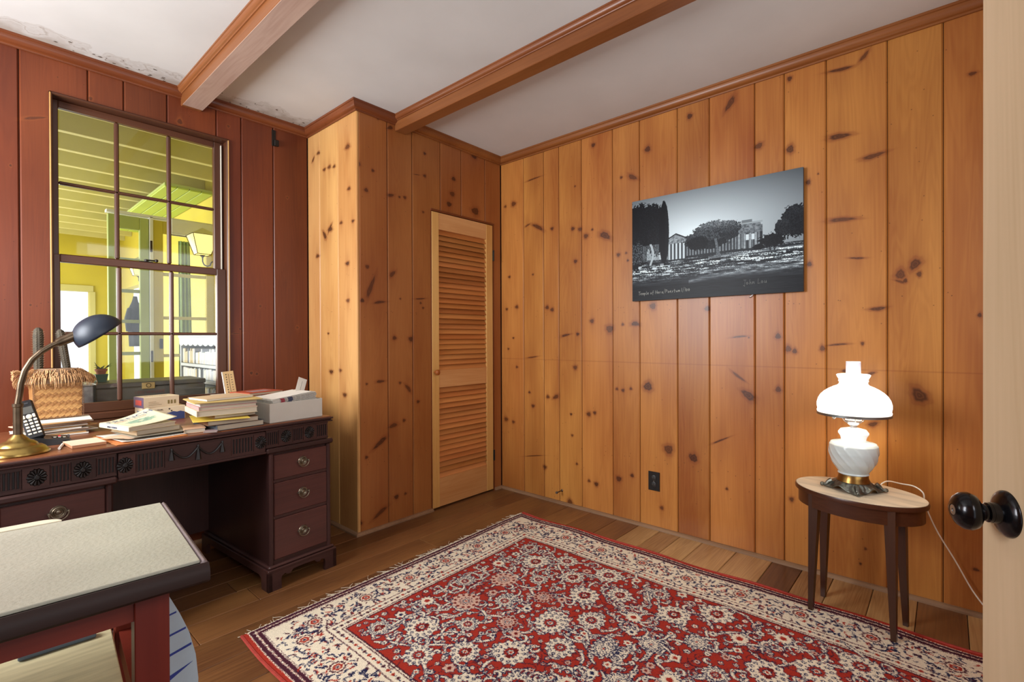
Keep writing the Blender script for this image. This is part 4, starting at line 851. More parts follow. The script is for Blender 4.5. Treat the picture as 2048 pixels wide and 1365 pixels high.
    # handwriting: polylines in letter units
    GL = {'T': [[(0, 1), (.7, 1.02)], [(.35, 1), (.3, 0)]], 'e': [[(.05, .3), (.4, .35), (.3, .55), (.1, .4), (.1, .1), (.4, .05)]], 'm': [[(0, 0), (.05, .5), (.05, .35), (.25, .5), (.28, 0), (.3, .35), (.5, .5), (.55, 0)]],
          'p': [[(.1, .5), (.05, -.4)], [(.1, .4), (.35, .5), (.4, .2), (.1, .1)]], 'l': [[(.15, 1), (.1, 0), (.25, .05)]], 'o': [[(.2, .5), (.02, .3), (.15, .02), (.38, .2), (.2, .5)]], 'f': [[(.4, .95), (.2, .9), (.15, -.3)], [(0, .45), (.4, .5)]],
          'H': [[(0, 1), (0, 0)], [(.5, 1), (.45, 0)], [(0, .5), (.5, .52)]], 'r': [[(.05, .5), (.08, 0), (.1, .35), (.35, .5)]], 'a': [[(.4, .5), (.1, .4), (.1, .05), (.35, .1), (.4, .5), (.42, 0)]], '/': [[(.45, 1.2), (0, -.2)]],
          'P': [[(.05, 1), (0, 0)], [(.05, 1), (.5, .85), (.4, .5), (.05, .45)]], 's': [[(.35, .5), (.1, .4), (.3, .2), (.05, 0)]], 't': [[(.2, .9), (.18, 0), (.3, .05)], [(0, .55), (.4, .6)]], 'u': [[(0, .5), (.05, .05), (.3, .1), (.35, .5), (.38, 0)]],
          'n': [[(0, .5), (.03, 0), (.1, .4), (.3, .45), (.35, 0)]], '1': [[(.15, 1), (.1, 0)]], '0': [[(.2, .7), (.02, .4), (.15, .02), (.38, .3), (.2, .7)]], 'J': [[(.1, 1), (.6, 1)], [(.4, 1), (.3, -.3), (.05, -.1)]], 'h': [[(.1, 1), (.05, 0), (.1, .4), (.3, .45), (.35, 0)]], 'L': [[(.1, 1), (.02, 0), (.5, .05)]], 'i': [[(.1, .5), (.1, 0)]], ' ': []}
    def write(t, x, y, sz, slope, val):
        for ch in t:
            for pl_ in GL[ch]:
                for (a, b_), (c, d) in zip(pl_, pl_[1:]):
                    for k in np.linspace(0, 1, 14):
                        px_, py_ = int(x+(a+(c-a)*k)*sz), int(y-(b_+(d-b_)*k)*sz); A[py_:py_+2, px_:px_+2] = val
            x += sz*(.62 if ch not in 'li1 ' else .38); y += slope
    write('Temple of Hera/Paestum 1/100', 48, 690, 24, -.25, (.62, .63, .6)); write('John Lou', 765, 668, 30, -.5, (.42, .43, .42))
    return A
pim = image('temple_print', paint_temple())
PC = E('photo_print', (0, 0, 0)); tag(PC, 'frameless black and white photo print of a columned temple ruin on the pine wall', 'picture')
py0, py1, pz0, pz1 = -2.048, -1.128, 1.377, 1.987
MB().box(-.026, -.008, py0, py1, pz0, pz1, c=.0006).build('backing_board', mat('board_edge', '3a3432', .5), PC)
MB().box(-.0285, -.0262, py0, py1, pz0, pz1, c=.0004).build('print', image_mat('print_face', pim, (1, 2), ((py1, py0), (pz0, pz1)), .38, 0, .0), PC)
MB().tube([(-.012, -1.815, 1.378), (-.012, -1.80, 1.366), (-.004, -1.795, 1.362)], .002, 5).build('hanging_hook', mat('hook_steel', '8a8f90', .4, .8), PC)
# outlet and door stop
OU = E('wall_outlet', (0, -1.2545, .288)); tag(OU, 'black duplex outlet on the pine wall near the floor', 'outlet')
obk = mat('outlet_black', '191817', .3)
MB().box(-.006, -.0005, -.036, .036, -.057, .057, c=.002).build('cover_plate', obk, OU)
for z in (.020, -.020):
    r_ = MB().lathe([(.0165, 0), (.0165, .0025), (.015, .003)], 24, T(-.006, 0, z, ry=-PI/2)).build('socket', mat('outlet_face', '242220', .4), OU, True)
    MB().box(-.0098, -.0088, -.0075, -.0055, z-.002, z+.006).box(-.0098, -.0088, .0055, .0075, z-.002, z+.005).build('slot', mat('slot_metal', '6b655c', .4, .6), r_)
MB().lathe([(.003, 0), (.003, .002), (.001, .0025)], 10, T(-.006, 0, 0, ry=-PI/2)).build('screw', mat('slot_metal', '6b655c', .4, .6), OU)
DS = E('door_stop', (0, -.572, .092)); tag(DS, 'small bronze door stop screwed to the pine wall near the corner', 'door stop')
bz = mat('bronze_stop', '5d4c3c', .4, .8, var=.2)
MB().lathe([(.010, 0), (.009, .003), (.004, .005), (.0035, .055), (.004, .058)], 16, T(0, 0, 0, ry=-PI/2)).build('rod', bz, DS, True)
MB().lathe([(.007, .055), (.0085, .058), (.0085, .066), (.006, .069)], 16, T(0, 0, 0, ry=-PI/2)).build('rubber_tip', mat('stop_rubber', '4a4038', .7), DS, True)
HK = E('wall_bracket', (-1.452, YD, 2.42)); tag(HK, 'small black iron bracket high on the window wall beside the corner', 'bracket')
MB().box(-.014, .010, -.004, 0, -.05, .05, c=.001).box(-.004, .024, -.020, -.003, -.050, -.012, c=.003).build('plate', hm, HK)
# ================================================================== THINGS ON THE DESK
def DE(name, ex, ey, z, a=0):
    p = DM(ex, ey, z); return E(name, p, math.radians(4.2+a))
paper = mat('paper_white', 'd9d4c8', .8, var=.04); kraft = mat('kraft', 'b98f5c', .75, var=.1); manila = mat('manila', 'c8ad6a', .7, var=.08); pages = mat('book_pages', 'b9ad98', .85, var=.16, vs=300, stretch=(.05, .05, 6))
cream = mat('cream_cover', 'd8cfae', .55, var=.06); yel = mat('yellow_paper', 'd3b84a', .65, var=.08); navy = mat('print_navy', '2c3a66', .6); redp = mat('print_red', '9e2f2c', .6)
def book(name, w, d, h, cover, ex, ey, z, a, label, cat='book', group=None, cov=.0015, spine='L'):
    o = DE(name, ex, ey, z, a); tag(o, label, cat, group)
    B('page_block', pages, o, .002, w-.003, .003, d-.003, cov, h-cov, c=.0006)
    m = MB().box(0, w, 0, d, h-cov, h, c=.0005).box(0, w, 0, d, 0, cov, c=.0005).box(0, .002, 0, d, .0002, h-.0002, c=.0005); m.build('cover', cover, o); return o
# gooseneck lamp
GN = E('gooseneck_lamp', (-2.645, -.200, ZT)); tag(GN, 'old brass gooseneck desk lamp with black shade at the front left of the desk', 'lamp')
gb = mat('old_brass', '9a8148', .30, .92, var=.35, vs=14); gbd = mat('dark_brass', '5a4c3c', .35, .85, var=.3, vs=30)
MB().lathe([(.080, 0), (.082, .004), (.080, .010), (.076, .012), (.070, .020), (.060, .027), (.052, .029), (.048, .036), (.038, .044), (.030, .047), (.024, .054), (.018, .060), (.014, .066), (.012, .068)], 56).build('lamp_base', gb, GN, True)
MB().lathe([(.0135, .060), (.0125, .070), (.0125, .160), (.0145, .162), (.0145, .172), (.012, .173)], 28).build('stem', gbd, GN, True)
gp = [(-.000, 0, .17), (.004, 0, .20), (.008, 0, .24), (.018, 0, .285), (.036, 0, .322), (.060, 0, .350), (.086, 0, .370), (.108, 0, .383)]
gq = []
for i in range(len(gp)-1):
    for t in range(14): gq.append(Vector(gp[i]).lerp(Vector(gp[i+1]), t/14))
gs = [Vector((0, 0, 0))]*0
for k in range(2): gq = [gq[0]]+[(gq[i-1]+gq[i]*2+gq[i+1])/4 for i in range(1, len(gq)-1)]+[gq[-1]]
MB().tube(gq, [.0085+.0013*(i % 2) for i in range(len(gq))], 12).build('flexible_neck', gbd, GN, True, 80)
bks = mat('shade_black_enamel', '1b2532', .48, .1, var=.1)
soc = MB().tube([(.100, 0, .378), (.118, 0, .388), (.140, 0, .400), (.155, 0, .408)], [.013, .0165, .0175, .018], 18).tube([(.150, -.004, .392), (.160, -.006, .378), (.170, -.008, .370)], [.0025, .0025, .004], 6)
soc.build('socket', gbd, GN, True)
shp = MB()
oc = Vector((.221, 0, .410)); ax = Vector((-.62, 0, .785)).normalized(); ux = Vector((.785, 0, .62)).normalized(); uy = Vector((0, 1, 0))
def dome(u, v, k=1.):
    a = 2*PI*u; t = v*PI/2; r = .080*math.cos(t)**.9*k; hh = .074*math.sin(t)*k
    c, s = math.cos(a), math.sin(a); asym = -.004*math.sin(t)
    if c > 0: r *= 1-.0*c
    return tuple(oc+ux*(r*c*(1.0)+asym)+uy*(r*s)+ax*hh)
shp.grid(lambda u, v: dome(u, v), 48, 14)
o = shp.build('lamp_shade', bks, GN, True); sd = o.modifiers.new('t', 'SOLIDIFY'); sd.thickness = .0018
MB().lathe([(.001, -.028), (.012, -.024), (.018, -.010), (.014, .010), (.010, .02)], 16, Matrix.Translation(oc+ax*.034)).build('bulb', mat('bulb_glass', 'e8e4da', .2), GN, True)
# cordless phone
PH = DE('cordless_phone', -1.082, .218, ZT+.0006, -9); tag(PH, 'black cordless telephone standing in its answering machine base on the desk', 'telephone')
pb = mat('phone_black', '1b1b1d', .35, var=.1); pk = mat('phone_key', 'd8d2bf', .4, var=.03); pgry = mat('phone_grey', '3b3c40', .4)
MB().prism([(0, 0), (.135, 0), (.125, .018), (.02, .030), (0, .03)], 0, .105, 'y').build('base', pb, PH, True, 20)
HM = T(.040, .040, .024, rx=math.radians(-20), ry=math.radians(-14), rz=math.radians(4))
hs = MB().box(-.024, .024, -.012, .012, 0, .150, c=.006, M=HM).build('handset', pb, PH, True, 20)
B('screen', mat('phone_screen', '5a5a55', .2), hs, -.016, .016, -.0128, -.0118, .098, .124, c=.0, M=HM)
B('earpiece', pgry, hs, -.010, .010, -.0128, -.0118, .135, .140, M=HM)
for r in range(4):
    for c_ in range(3): B('key', pk, hs, -.0185+c_*.0135, -.0185+c_*.0135+.0100, -.0140, -.0115, .030+r*.0125, .038+r*.0125, c=.0015, M=HM)
for x0 in (-.0185, .0095): B('key', pk, hs, x0, x0+.008, -.0140, -.0115, .080, .094, c=.0015, M=HM)
MB().lathe([(.0085, 0), (.0085, .003), (.006, .004)], 18, HM @ T(0, -.0112, .086, rx=PI/2)).build('key', pk, hs, True)
for k in range(3): B('key', pk, hs, -.0185+k*.0135, -.0085+k*.0135, -.0136, -.0115, .018, .024, c=.001, M=HM)
SC = T(.097, .052, .0245, ry=math.radians(6))
dsp = B('display', mat('display_black', '0c0a0b', .15), PH, -.018, .022, -.022, .022, 0, .0012, M=SC)
text('digit', '0', .016, mat('display_red', 'ff2030', .4, emit=1.5), dsp, SC @ T(-.001, -.008, .0016))
for k in range(4): B('key', pgry, PH, .026, .032, -.026+k*.014, -.017+k*.014, -.0005, .0022, c=.0005, M=SC)
for k in range(3): B('key', pk, PH, -.014+k*.013, -.006+k*.013, -.032, -.028, -.0005, .0015, M=SC)
# stack of papers with the basket
for k in range(13):
    w, d, h = rng.uniform(.17, .225), rng.uniform(.13, .165), rng.uniform(.002, .006) if k < 12 else .003
    zz = ZT+.0008+k*.0046
    o = DE('letter' if k % 3 else 'envelope', -.945+rng.uniform(-.022, .022), .500+rng.uniform(-.02, .02), zz, rng.uniform(-14, 14))
    tag(o, [ 'white', 'brown kraft', 'white', 'pinkish', 'white'][k % 5]+' paper '+ORD[k]+' from the bottom of the pile under the woven basket', 'paper', 'papers piled under the woven basket')
    MB().grid(lambda u, v: ((u-.5)*w, (v-.5)*d, .0038+.006*max(0, abs(u-.5)*2-.75)*((k % 3)-1)*.0+.0), 1, 1)
    B('sheet', [paper, kraft, paper, mat('paper_pink', 'c99f86', .8), paper][k % 5], o, -w/2, w/2, -d/2, d/2, 0, .0040, c=.0008)
BK = DE('woven_basket', -.930, .515, ZT+.0625, -2); tag(BK, 'square woven palm basket with a shaggy raffia lid holding two cactus stalks', 'basket')
palm = mat('palm_leaf', '9a6a38', .6, var=.25, vs=40, stretch=(1, 1, 1)); palm2 = mat('palm_leaf_light', 'b98a50', .6, var=.25, vs=40); rim_ = mat('palm_rim', '6e4a2a', .7, var=.2)
bw, bd, bh = .152, .10, .150
MB().prism([(-bw/2, 0), (bw/2-.004, 0), (bw/2, bh), (-bw/2-.006, bh)], -.0, bd, 'y').build('body', palm, BK)
# diagonal weave on the front and right faces: one strip per visible crossing
me_cache = {}
def strip(parent, M, L, w_, m):
    key = (round(L, 3), w_, m.name)
    if key not in me_cache:
        v = [(-L/2, -w_/2, 0), (L/2, -w_/2, 0), (L/2, w_/2, 0), (-L/2, w_/2, 0), (-L/2+.002, -w_/2+.001, .0006), (L/2-.002, -w_/2+.001, .0006), (L/2-.002, w_/2-.001, .0006), (-L/2+.002, w_/2-.001, .0006), (0, -w_/2+.001, .0019), (0, w_/2-.001, .0019)]
        f = [(0, 1, 5, 8, 4), (2, 3, 7, 9, 6), (1, 2, 6, 5), (3, 0, 4, 7), (4, 8, 9, 7), (8, 5, 6, 9)]
        o = MB().add(v, f).build('strip', m, parent); me_cache[key] = o.data
    else: o = bpy.data.objects.new('strip', me_cache[key]); COL.objects.link(o); o.parent = parent
    o.matrix_local = M; return o
F0 = T(0, 0, 0, rx=PI/2)
st_w = .0142
for i in range(-10, 11):
    for j in range(-10, 11):
        a, b_ = i*st_w, j*st_w; x = (a-b_)*.707; z = (a+b_)*.707*.86+bh/2
        if abs(x) > bw/2-.0095 or z < .006 or z > bh-.004: continue
        ang = PI/4 if (i+j) % 4 < 2 else -PI/4
        strip(BK, Matrix.Translation((x, -.0005, z)) @ Matrix.Rotation(PI/2, 4, 'X') @ Matrix.Rotation(ang*.93, 4, 'Z'), st_w*1.95, st_w*.98, palm2 if (i+j) % 4 < 2 else palm)
stt = MB()
for k in range(22):
    t = k/21
    for x in (-bw/2-.002, bw/2+.001): stt.tube([(x-.002, -.003, .004+t*(bh-.01)), (x+.003, -.003, .009+t*(bh-.01))], .0011, 4)
for k in range(24): t = k/23; stt.tube([(-bw/2+t*bw, -.003, .001), (-bw/2+t*bw+.004, -.003, .006)], .0011, 4)
o = stt.build('edge_stitching', rim_, BK); o['kind'] = 'stuff'
raf = mat('raffia', 'b48a5e', .8, var=.3, vs=60); raf2 = mat('raffia_crown', '85684e', .85, var=.35, vs=70)
def lid(u, v):
    a = 2*PI*u; r = 1-.55*v; return (.110*r*math.cos(a), bd/2+.070*r*math.sin(a), bh-.004+.062*math.sin(v*PI/2)+.003*math.sin(30*a)*(1-v))
MB().grid(lid, 60, 8).build('lid', raf2, BK, True)
ff = MB()
for k in range(520):
    a = rng.uniform(0, 2*PI); r = rng.uniform(.55, .98); zt = bh+.052-(r-.55)*.085; L = rng.uniform(.025, .050); e = rng.gauss(0, .10)
    p0 = Vector((.110*r*math.cos(a), bd/2+.070*r*math.sin(a), zt)); p1 = p0+Vector((.016*math.cos(a+e), .013*math.sin(a+e), .004)); p2 = Vector((p1.x+.010*math.cos(a+e*2), p1.y+.008*math.sin(a+e*2), p1.z-L*.6)); p3 = Vector((p2.x-.004*math.cos(a), p2.y-.003*math.sin(a), p1.z-L))
    ff.tube([p0, p1, p2, p3], [.0012, .0016, .0014, .0006], 3)
for k in range(40):
    a = rng.uniform(2.6, 3.6); p0 = Vector((-.085, .05, bh+.035)); ff.tube([p0, p0+Vector((-.03-rng.uniform(0, .02), rng.uniform(-.03, .02), rng.uniform(0, .02))), p0+Vector((-.05, rng.uniform(-.04, .03), rng.uniform(-.025, .015)))], .0009, 3)
o = ff.build('fringe', raf, BK); o['kind'] = 'stuff'
cac = mat('cactus_skin', '423a2c', .8, var=.3, vs=60); spn = mat('cactus_spines', 'a89c80', .7)
for (x, y, hgt, r, lx, ly) in ((-.055, .06, .185, .0145, -.000, 0), (.035, .055, .180, .013, -.022, 0)):
    m = MB(); prof = [(.001, 0), (r*.9, .002), (r, .03), (r*1.05, hgt*.5), (r*1.12, hgt*.8), (r*.9, hgt*.95), (r*.4, hgt*.995), (.001, hgt)]
    M_ = T(x, y, bh+.045, ry=lx*6)
    o = m.lathe(prof, 32, M_, fr=lambda a, z, rr: 1+.09*math.cos(9*a)).build('cactus_stalk', cac, BK, True, 70)
    s_ = MB()
    for k in range(9):
        for j in range(16):
            a = 2*PI*k/9; z = .02+j*(hgt-.03)/16; p = M_ @ Vector((r*1.1*math.cos(a), r*1.1*math.sin(a), z)); q = M_ @ Vector((r*1.55*math.cos(a+.2), r*1.55*math.sin(a+.2), z+.004)); s_.tube([p, q], [.0007, .0002], 3)
    so = s_.build('spines', spn, o); so['kind'] = 'stuff'
# note pad, pen
o = DE('note_pad', -.975, .065, ZT+.0008, 1); tag(o, 'blank cream note pad lying near the front edge of the desk beside the telephone', 'note pad')
B('page_block', mat('pad_edge', 'b98560', .8), o, 0, .098, 0, .125, 0, .010, c=.0005); B('top_sheet', mat('pad_top', 'e0c9ac', .7, var=.02), o, 0, .098, 0, .125, .0101, .0108)
o = DE('white_pen', -1.005, .085, ZT+.005, 74); tag(o, 'white ballpoint pen beside the cream note pad', 'pen')
MB().tube([(0, 0, 0), (.09, 0, 0), (.102, 0, 0), (.108, 0, 0)], [.0042, .0045, .003, .001], 12).build('barrel', paper, o, True)
# envelopes and the two paperbacks
o = DE('orange_envelope', -.862, .004, ZT+.0008, 2); tag(o, 'orange kraft envelope lying flat at the front edge under white papers', 'envelope'); B('sheet', mat('orange_kraft', 'c77c42', .7), o, 0, .235, 0, .27, 0, .0014)
def curled(name, ex, ey, z, a, w, d, m, label, amp, ph):
    o = DE(name, ex, ey, z, a); tag(o, label, 'paper')
    s = MB().grid(lambda u, v: (u*w, v*d, .0012+amp*max(0, 1-u*3.2)**2*(.5+.5*math.sin(3*v+ph))+amp*.25*(1+math.sin(7*u+ph))*max(0, .3-v)), 24, 16).build('sheet', m, o, True); q = s.modifiers.new('t', 'SOLIDIFY'); q.thickness = .0005; return o
curled('white_sheet', -.842, .022, ZT+.0024, 5, .225, .25, paper, 'large curled white sheet on the orange envelope', .006, .5)
curled('small_note', -.838, .035, ZT+.0105, 16, .10, .13, mat('note_tan', 'cfb092', .7), 'small tan note curling out at the left of the white sheet', .008, 2.)
curled('grey_folder', -.80, .045, ZT+.0125, 3, .20, .25, mat('grey_folder', '8f8775', .7), 'grey brown paper folder under the two paperbacks', .001, 2.)
bk1 = book('paperback', .160, .20, .020, mat('tan_cover', 'b39a78', .6), -.782, .075, ZT+.0155, 9, 'thick tan paperback lying under the cream french textbook')
bk2 = book('textbook', .170, .225, .016, cream, -.812, .058, ZT+.037, 10, 'cream softcover book with FRENCH on its lifted cover on top of the paperback', spine='L')
lc = MB().grid(lambda u, v: (.002+.172*u, .225*v, .0165+.040*u*u*(.45+.55*v)+.0003), 16, 8).build('lifted_cover', cream, bk2, True); q = lc.modifiers.new('t', 'SOLIDIFY'); q.thickness = .0008
def onc(me_o):
    for v in me_o.data.vertices: u = (v.co.x-.002)/.172; w_ = v.co.y/.225; v.co.z += .0175+.040*max(0, u)**2*(.45+.55*w_)+.0004
t_ = text('title', 'FRENCH', .043, navy, bk2, T(.008, .168, 0, s=(1, 1.1, 1)), .0001); onc(t_)
t_ = text('subtitle', 'REVIEW GRAMMAR', .0135, redp, bk2, T(.020, .148, 0), .0001); onc(t_)
ill = MB().grid(lambda u, v: (.088+.050*(.2+.8*v)*math.cos(2*PI*u)*(1+.15*math.sin(9*u*6.28)), .095+.032*(.2+.8*v)*math.sin(2*PI*u), 0), 40, 4).build('illustration', mat('teal_print', '8aa58c', .6, var=.5, vs=120), bk2); onc(ill)
text('spine_text', 'FRENCH REVIEW', .010, navy, bk2, T(-.0006, .16, .004, rx=PI/2, rz=-PI/2))
# small pink book
o = book('small_book', .078, .115, .018, mat('peach_cover', 'd9b08e', .6), -.628, .055, ZT+.0008, -14, 'small peach covered book between the textbook and the tall stack')
o = book('thin_booklet', .05, .07, .006, mat('mauve_cover', '9c8684', .6), -.573, .008, ZT+.0008, -30, 'thin mauve booklet at the desk edge left of the grey book')
# tall stack
z = ZT+.0008
def stack(name, w, d, h, m, ex, ey, a, label, cat='book', g=None):
    global z
    h *= 1.17; o = book(name, w, d, h, m, ex, ey, z, a, label, cat, g); z += h+.0006; return o
stack('grey_book', .200, .24, .020, mat('slate_cover', '4a4f56', .5), -.520, .010, 1, 'large grey book lying at the bottom of the tall stack')
stack('brown_book', .205, .22, .018, mat('brown_cover', '7a5436', .6), -.552, .020, -4, 'brown book second from the bottom of the tall stack')
o = DE('yellow_envelope', -.598, .050, z, -16); tag(o, 'bright yellow envelope sticking out of the middle of the tall stack', 'envelope'); B('sheet', yel, o, 0, .21, -.03, .19, 0, .0022, c=.0005); z += .003
stack('tan_book', .170, .20, .014, mat('kraft_cover', '8e6b45', .6), -.520, .035, -3, 'tan book just above the yellow envelope in the tall stack')
stack('cream_spine_book', .235, .235, .021, mat('ivory_cover', 'd8c8a8', .55), -.590, .030, -9, 'thick book with an ivory spine in the middle of the tall stack')
stack('pink_spine_book', .225, .225, .013, mat('rose_cover', 'c08e88', .55), -.582, .030, -8, 'book with a rose pink spine above the ivory spined one')
stack('white_spine_book', .225, .22, .011, mat('white_cover', 'd8d2c8', .55), -.575, .036, -7, 'thin white spined book below the manila folder')
fo = DE('manila_folder', -.598, .028, z, -9); tag(fo, 'wide manila folder lying on the tall stack of books', 'folder'); MB().box(0, .262, 0, .24, 0, .0012).box(.002, .262, 0, .24, .002, .0034, c=.0004).build('folder_leaf', manila, fo); z += .0042
nb = DE('spiral_notebook', -.545, .055, z, 6); tag(nb, 'beige spiral notebook on top of the tall stack', 'notebook')
nbm = mat('beige_card', 'cbb08a', .6, var=.05); B('page_block', paper, nb, .004, .205, 0, .15, .0006, .008, c=.0004); MB().box(0, .208, -.001, .152, .0082, .0094).build('cover', nbm, nb)
w_ = MB()
for k in range(26):
    x = .006+k*.0078; w_.tube([(x, .152+.004*math.cos(a), .005+.005*math.sin(a)) for a in [2*PI*i/8 for i in range(9)]], .0005, 4, cap=False)
w_.build('wire_binding', mat('wire', '7a756a', .4, .8), nb)['kind'] = 'stuff'
# cardboard boxes
b1 = DE('toner_box', -.640, .520, ZT+.0008, -2); tag(b1, 'white and blue cardboard box under the small carton by the window', 'box')
bx = mat('carton_cream', 'd9c6a4', .65, var=.04); bxb = mat('carton_blue', '36436f', .6, var=.1); bxg = mat('carton_side', '9a9688', .65)
B('carton', bx, b1, 0, .175, 0, .12, 0, .066, c=.001)
MB().prism([(.045, .001), (.172, .001), (.172, .034), (.155, .040), (.14, .037), (.125, .041), (.108, .036), (.09, .034), (.07, .027), (.055, .020)], -.0008, -.0001, 'y').build('printed_panel', bxb, b1)
MB().box(-.0008, -.0001, .02, .08, .002, .050).build('printed_panel', mat('carton_steel', '6f7f94', .6), b1)
for x, z_, r in ((.108, .054, .0035), (.117, .044, .0035)): MB().lathe([(r, 0), (r, .0006)], 14, T(x, -.0002, z_, rx=PI/2)).build('printed_dot', mat('print_black', '2a2624', .6), b1)
text('lettering', 'SUPPLIES', .008, mat('print_black', '2a2624', .6), b1, T(.05, -.0005, .050, rx=PI/2))
b2 = DE('small_carton', -.636, .515, ZT+.0008+.0665, 5); tag(b2, 'small cream carton with a red label stacked on the blue and white box', 'box')
B('carton', bx, b2, 0, .150, 0, .105, 0, .050, c=.001); B('end_panel', mat('carton_plum', '5b4660', .6), b2, -.0008, -.0001, .0, .105, 0, .050); B('red_label', mat('label_red', 'b8392f', .55), b2, -.0014, -.0007, .02, .085, .012, .036)
MB().box(.1, .108, -.0006, 0, .012, .030).box(.113, .121, -.0006, 0, .012, .030).box(.127, .135, -.0006, 0, .012, .030).build('barcode', mat('barcode_olive', '7d6c3e', .6), b2)
text('lettering', 'STANDARD', .018, mat('letter_rust', '8e5a44', .6), b2, T(.022, .045, .0503), .0001)
for k in range(3): B('small_print', mat('small_print', 'a08a68', .6), b2, .02, .075-.012*k, -.0006, 0, .012+.007*k, .0135+.007*k)
# white file box with leaflets
fb_ = DE('file_box', -.292, .018, ZT+.0008, 2.5); tag(fb_, 'open white cardboard file box full of leaflets at the right end of the desk', 'box')
wbx = mat('white_carton', 'c6c2b6', .6, var=.03)
BW, BD, BH = .272, .235, .090
for b_ in ((0, BW, 0, .003, 0, BH), (0, BW, BD-.003, BD, 0, BH), (0, .003, .003, BD-.003, 0, BH), (BW-.003, BW, .003, BD-.003, 0, BH)): B('side_panel', wbx, fb_, *b_, c=.0008)
B('bottom_panel', wbx, fb_, .003, BW-.003, .003, BD-.003, 0, .003)
prevm = None
for k in range(13):
    o = DE('leaflet', -.272, .034, ZT+.040+k*.0050, 2.5); o.rotation_euler = (0, math.radians(-5.5), math.radians(6.7)); tag(o, 'leaflet with red and navy bands, '+ORD[k]+' from the bottom in the file box', 'leaflet', 'leaflets in the white file box')
    xo = rng.uniform(-.003, .006)
    if prevm is None:
        MB().box(.0, .228, 0, .185, 0, .0042, c=.0008).build('sheet', mat('leaflet_grey', 'b5b2a8', .6, var=.25, vs=160), o)
        B('red_band', mat('band_red', 'a02638', .6), o, .040, .060, -.0006, .0, .0002, .0040); B('blue_band', mat('band_navy', '2b3150', .6), o, .076, .100, -.0006, .0, .0002, .0040); B('white_margin', paper, o, .0, .034, -.0006, 0, .0002, .0040)
        prevm = o
    else:
        for c_ in prevm.children: q = c_.copy(); COL.objects.link(q); q.parent = o; q.location.x = xo
B('sheet', paper, None, 0, .21, 0, .17, 0, .0006)
tp_ = bpy.context.scene.objects[[o.name for o in COL.objects if o.name.startswith('sheet')][-1]]; tp_.name = 'top_leaflet'; tp_.location = DM(-.268, .036, ZT+.1065); tp_.rotation_euler = (0, math.radians(-5.5), math.radians(9)); tag(tp_, 'white sheet on top of the leaflets in the file box', 'paper')
o = DE('index_card', -.098, .150, ZT+.124, 2); o.rotation_euler = (math.radians(-10), math.radians(22), math.radians(4)); tag(o, 'white index card sticking up out of the leaflets', 'card')
B('sheet', paper, o, 0, .048, 0, .0008, 0, .078); B('ink_line', mat('ink', '6a6864', .6), o, .024, .0255, -.0003, 0, .012, .062)
# pile at the back with the red book and the standing calendar
for k in range(6):
    o = DE('magazine', -.30+rng.uniform(-.012, .012), .375+rng.uniform(-.01, .01), ZT+.0008+k*.0152, rng.uniform(-5, 6)); tag(o, 'pale magazine '+ORD[k]+' from the bottom of the pile behind the file box', 'magazine', 'magazines piled behind the file box')
    B('page_block', pages, o, 0, .25, 0, .28, .0006, .0140, c=.0005); B('cover', paper, o, 0, .252, 0, .282, .0141, .0148)
rb_ = book('red_book', .20, .165, .014, mat('brick_cover', 'a8492e', .5), -.215, .385, ZT+.0945, 10, 'brick red paperback on the magazines behind the white file box')
B('cover_photo', mat('photo_patch', '9a8284', .5, var=.5, vs=60), rb_, .055, .165, .045, .115, .0141, .0146)
cl_ = DE('desk_calendar', -.262, .545, ZT+.0925, 3); cl_.rotation_euler = (math.radians(-9), math.radians(-4), math.radians(10)); tag(cl_, 'narrow cream card calendar standing against the window wall', 'calendar')
B('card', mat('calendar_cream', 'd9bd88', .6, var=.05), cl_, 0, .056, 0, .006, 0, .126, c=.0006); B('edge_strip', paper, cl_, -.004, 0, 0, .006, 0, .126)
for k in range(8): B('printed_mark', mat('ink_dark', '4a4038', .6), cl_, .012, .017, -.0006, 0, .012+.0135*k, .018+.0135*k); B('printed_mark', mat('ink_dark', '4a4038', .6), cl_, .038, .045, -.0006, 0, .010+.0135*k, .013+.0135*k)
MB().box(.026, .0275, -.0006, 0, .01, .112).build('printed_rule', mat('ink_dark', '4a4038', .6), cl_)
o = DE('letter', -.345, .10, ZT+.0008, 12); tag(o, 'white letter lying flat between the tall stack and the file box', 'paper'); B('sheet', paper, o, -.06, .075, 0, .14, 0, .0012)
# ================================================================== PORCH BEYOND THE WINDOW
pw = mat('porch_yellow', 'c9b93c', .6, var=.06, vs=3); pg = mat('porch_green', 'a9b86a', .6, var=.06, vs=3); pj = mat('porch_joist', 'cac27e', .6, var=.08, vs=3); pwt = mat('porch_white', 'dfe0d6', .6, var=.04); pfl = mat('porch_floor', '9a948a', .7, var=.1, vs=5)
PX0, PX1, PY1 = -4.3, -1.28, 6.0
pf = st(MB().box(PX0, PX1+.1, YD+.12, PY1+.1, -.1, 0).build('floor_porch', pfl))
pc = st(MB().box(PX0, PX1+.1, YD+.12, PY1+.1, 2.66, 2.72).build('ceiling_porch', pg))
y = .86; k = 0; jm = None
while y < PY1:
    if jm is None: o = MB().box(PX0, PX1, 0, .048, 2.50, 2.66, c=.003).build('joist', pj, pc); jm = o.data
    else: o = bpy.data.objects.new('joist', jm); COL.objects.link(o); o.parent = pc
    o.location.y = y; y += .407
bdm = None
for k in range(28):
    y = YD+.13+k*.19
    if bdm is None: o = MB().box(PX0, PX1, 0, .184, 2.645, 2.662, c=.004).build('ceiling_board', mat('porch_board', 'b5b583', .6, var=.08, vs=3), pc); bdm = o.data
    else: o = bpy.data.objects.new('ceiling_board', bdm); COL.objects.link(o); o.parent = pc
    o.location.y = y
sof = st(MB().box(-1.64, PX1, 2.27, 4.6, 2.44, 2.46).build('ceiling_porch_bay', pg))
